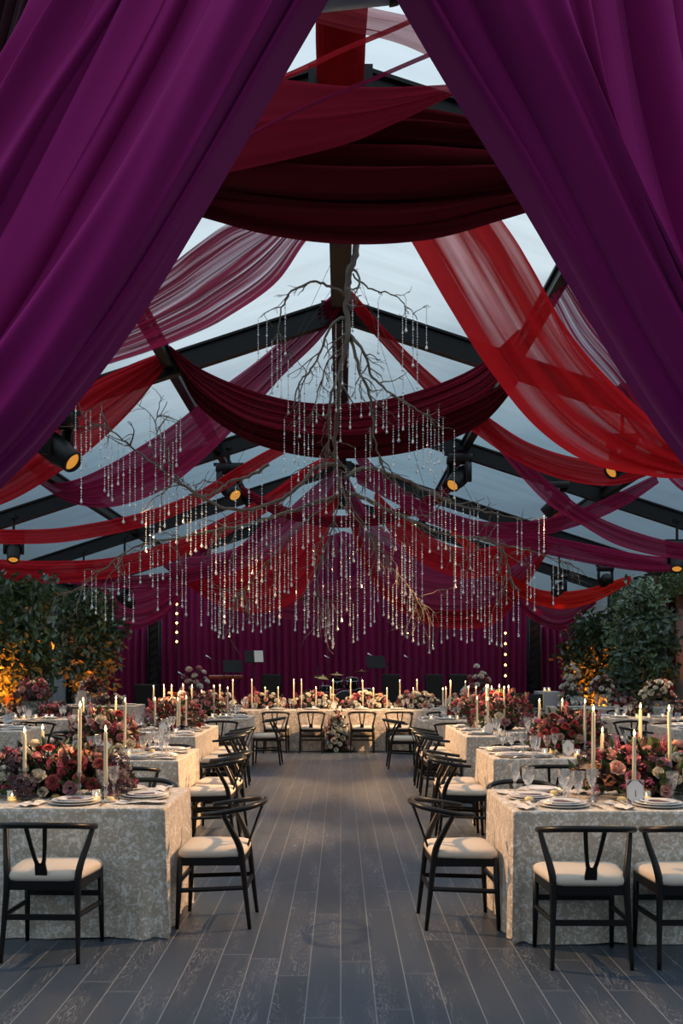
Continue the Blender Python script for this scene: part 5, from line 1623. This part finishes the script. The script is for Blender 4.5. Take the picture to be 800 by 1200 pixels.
head(652, 590, 17.4, (-.6, 18.6, .6), 'moving head lamp above the burgundy swag, right of the truss bar lamp', 2600, WARM, 40, sc=1.15)
head(16, 645, 17.4, (-5.2, 15.5, .8), 'moving head lamp over the trees at the left picture edge', 500, WARM, 50)
head(793, 656, 17.4, (5.2, 15.5, .8), 'moving head lamp at the right picture edge above the boxwood', 500, WARM, 50)
head(655, 690, 22.4, (2, 19, .8), 'small moving head lamp above the scarlet swag over the right stage', 0, WARM, 40, False)
head(709, 680, 22.4, (6, 25, 3), 'moving head lamp beside the tall right tree under the plum swag', 0, WARM, 40, False)
head(146, 702, 22.4, (-2, 22, .8), 'moving head lamp above the plum swag over the left stage corner', 0, WARM, 40, False)
head(98, 676, 22.4, (-5, 21, .8), 'moving head lamp over the slimmer left tree', 400, WARM, 50, False)
# uplights at the trees
def uplight(x, y, tx, ty, tz, power, label):
    t = empty('uplight', (x, y, 0), 0, label, 'lamp', 'orange uplights')
    tv = (Vector((tx, ty, tz)) - Vector((x, y, .2))).normalized()
    MB().box((0, 0, .012), (.24, .24, .024), bev=.01).tube([(0, 0, .02), (0, 0, .14)], .02, 8).build('base', M_['black_metal'], t)
    q = tv.to_track_quat('Z', 'Y').to_matrix()
    mb = MB().lathe([(0, -.1), (.08, -.09), (.09, .08), (.075, .085), (.07, .05), (0, .05)], 16)
    mb.v = [tuple(q @ Vector(v) + Vector((0, 0, .2))) for v in mb.v]
    h_ = mb.build('can', M_['black_metal'], t)
    mb = MB().lathe([(0, .056), (.068, .054)], 16, caps=False)
    mb.v = [tuple(q @ Vector(v) + Vector((0, 0, .2))) for v in mb.v]
    mb.build('lens', M_['bulb'], h_)
    l = bpy.data.lights.new('uplight_beam', 'SPOT'); l.energy = power; l.color = (1, .17, .012); l.spot_size = R(80); l.spot_blend = .8; l.shadow_soft_size = .05
    lo = bpy.data.objects.new('uplight_beam', l); COL.objects.link(lo); lo.location = Vector((x, y, .2)) + tv * .1
    lo.rotation_euler = (-tv).to_track_quat('Z', 'Y').to_euler()
uplight(-6.75, 18.3, -6.5, 19.1, 2.0, 800, 'orange uplight at the foot of the left edge tree')
uplight(6.0, 23.4, 6.25, 24.2, 2.2, 700, 'orange uplight at the foot of the tree behind the satin table')
uplight(7.1, 21.2, 6.95, 22.0, 2.0, 90, 'orange uplight at the foot of the right edge tree')
uplight(-5.6, 22.6, -5.9, 23.4, 2.0, 150, 'orange uplight at the foot of the slimmer left tree')
# candle light: one soft warm point per cluster of flames
for key in byt:
    ps = [p for p in CANDLE_POS if p[3] == key]
    k = 1 if key != 'HD' else 5
    ps.sort()
    for g in range(k):
        sub = ps[g * len(ps) // k:(g + 1) * len(ps) // k]
        l = bpy.data.lights.new('candle_light', 'POINT'); l.energy = 1.3 * len(sub) + 1.5; l.color = (1, .55, .2); l.shadow_soft_size = .08
        lo = bpy.data.objects.new('candle_light', l); COL.objects.link(lo)
        lo.location = (sum(p[0] for p in sub) / len(sub), sum(p[1] for p in sub) / len(sub) - .02, sum(p[2] for p in sub) / len(sub) + .06)

for lab, os_ in LABELS.items():
    if len(os_) > 1 and not (len({o.get('group') for o in os_}) == 1 and os_[0].get('group', '').startswith('strands')):
        print('DUPLABEL', len(os_), lab)
if not chair_used[0]: bpy.data.objects.remove(CHAIR)
bpy.context.view_layer.update()
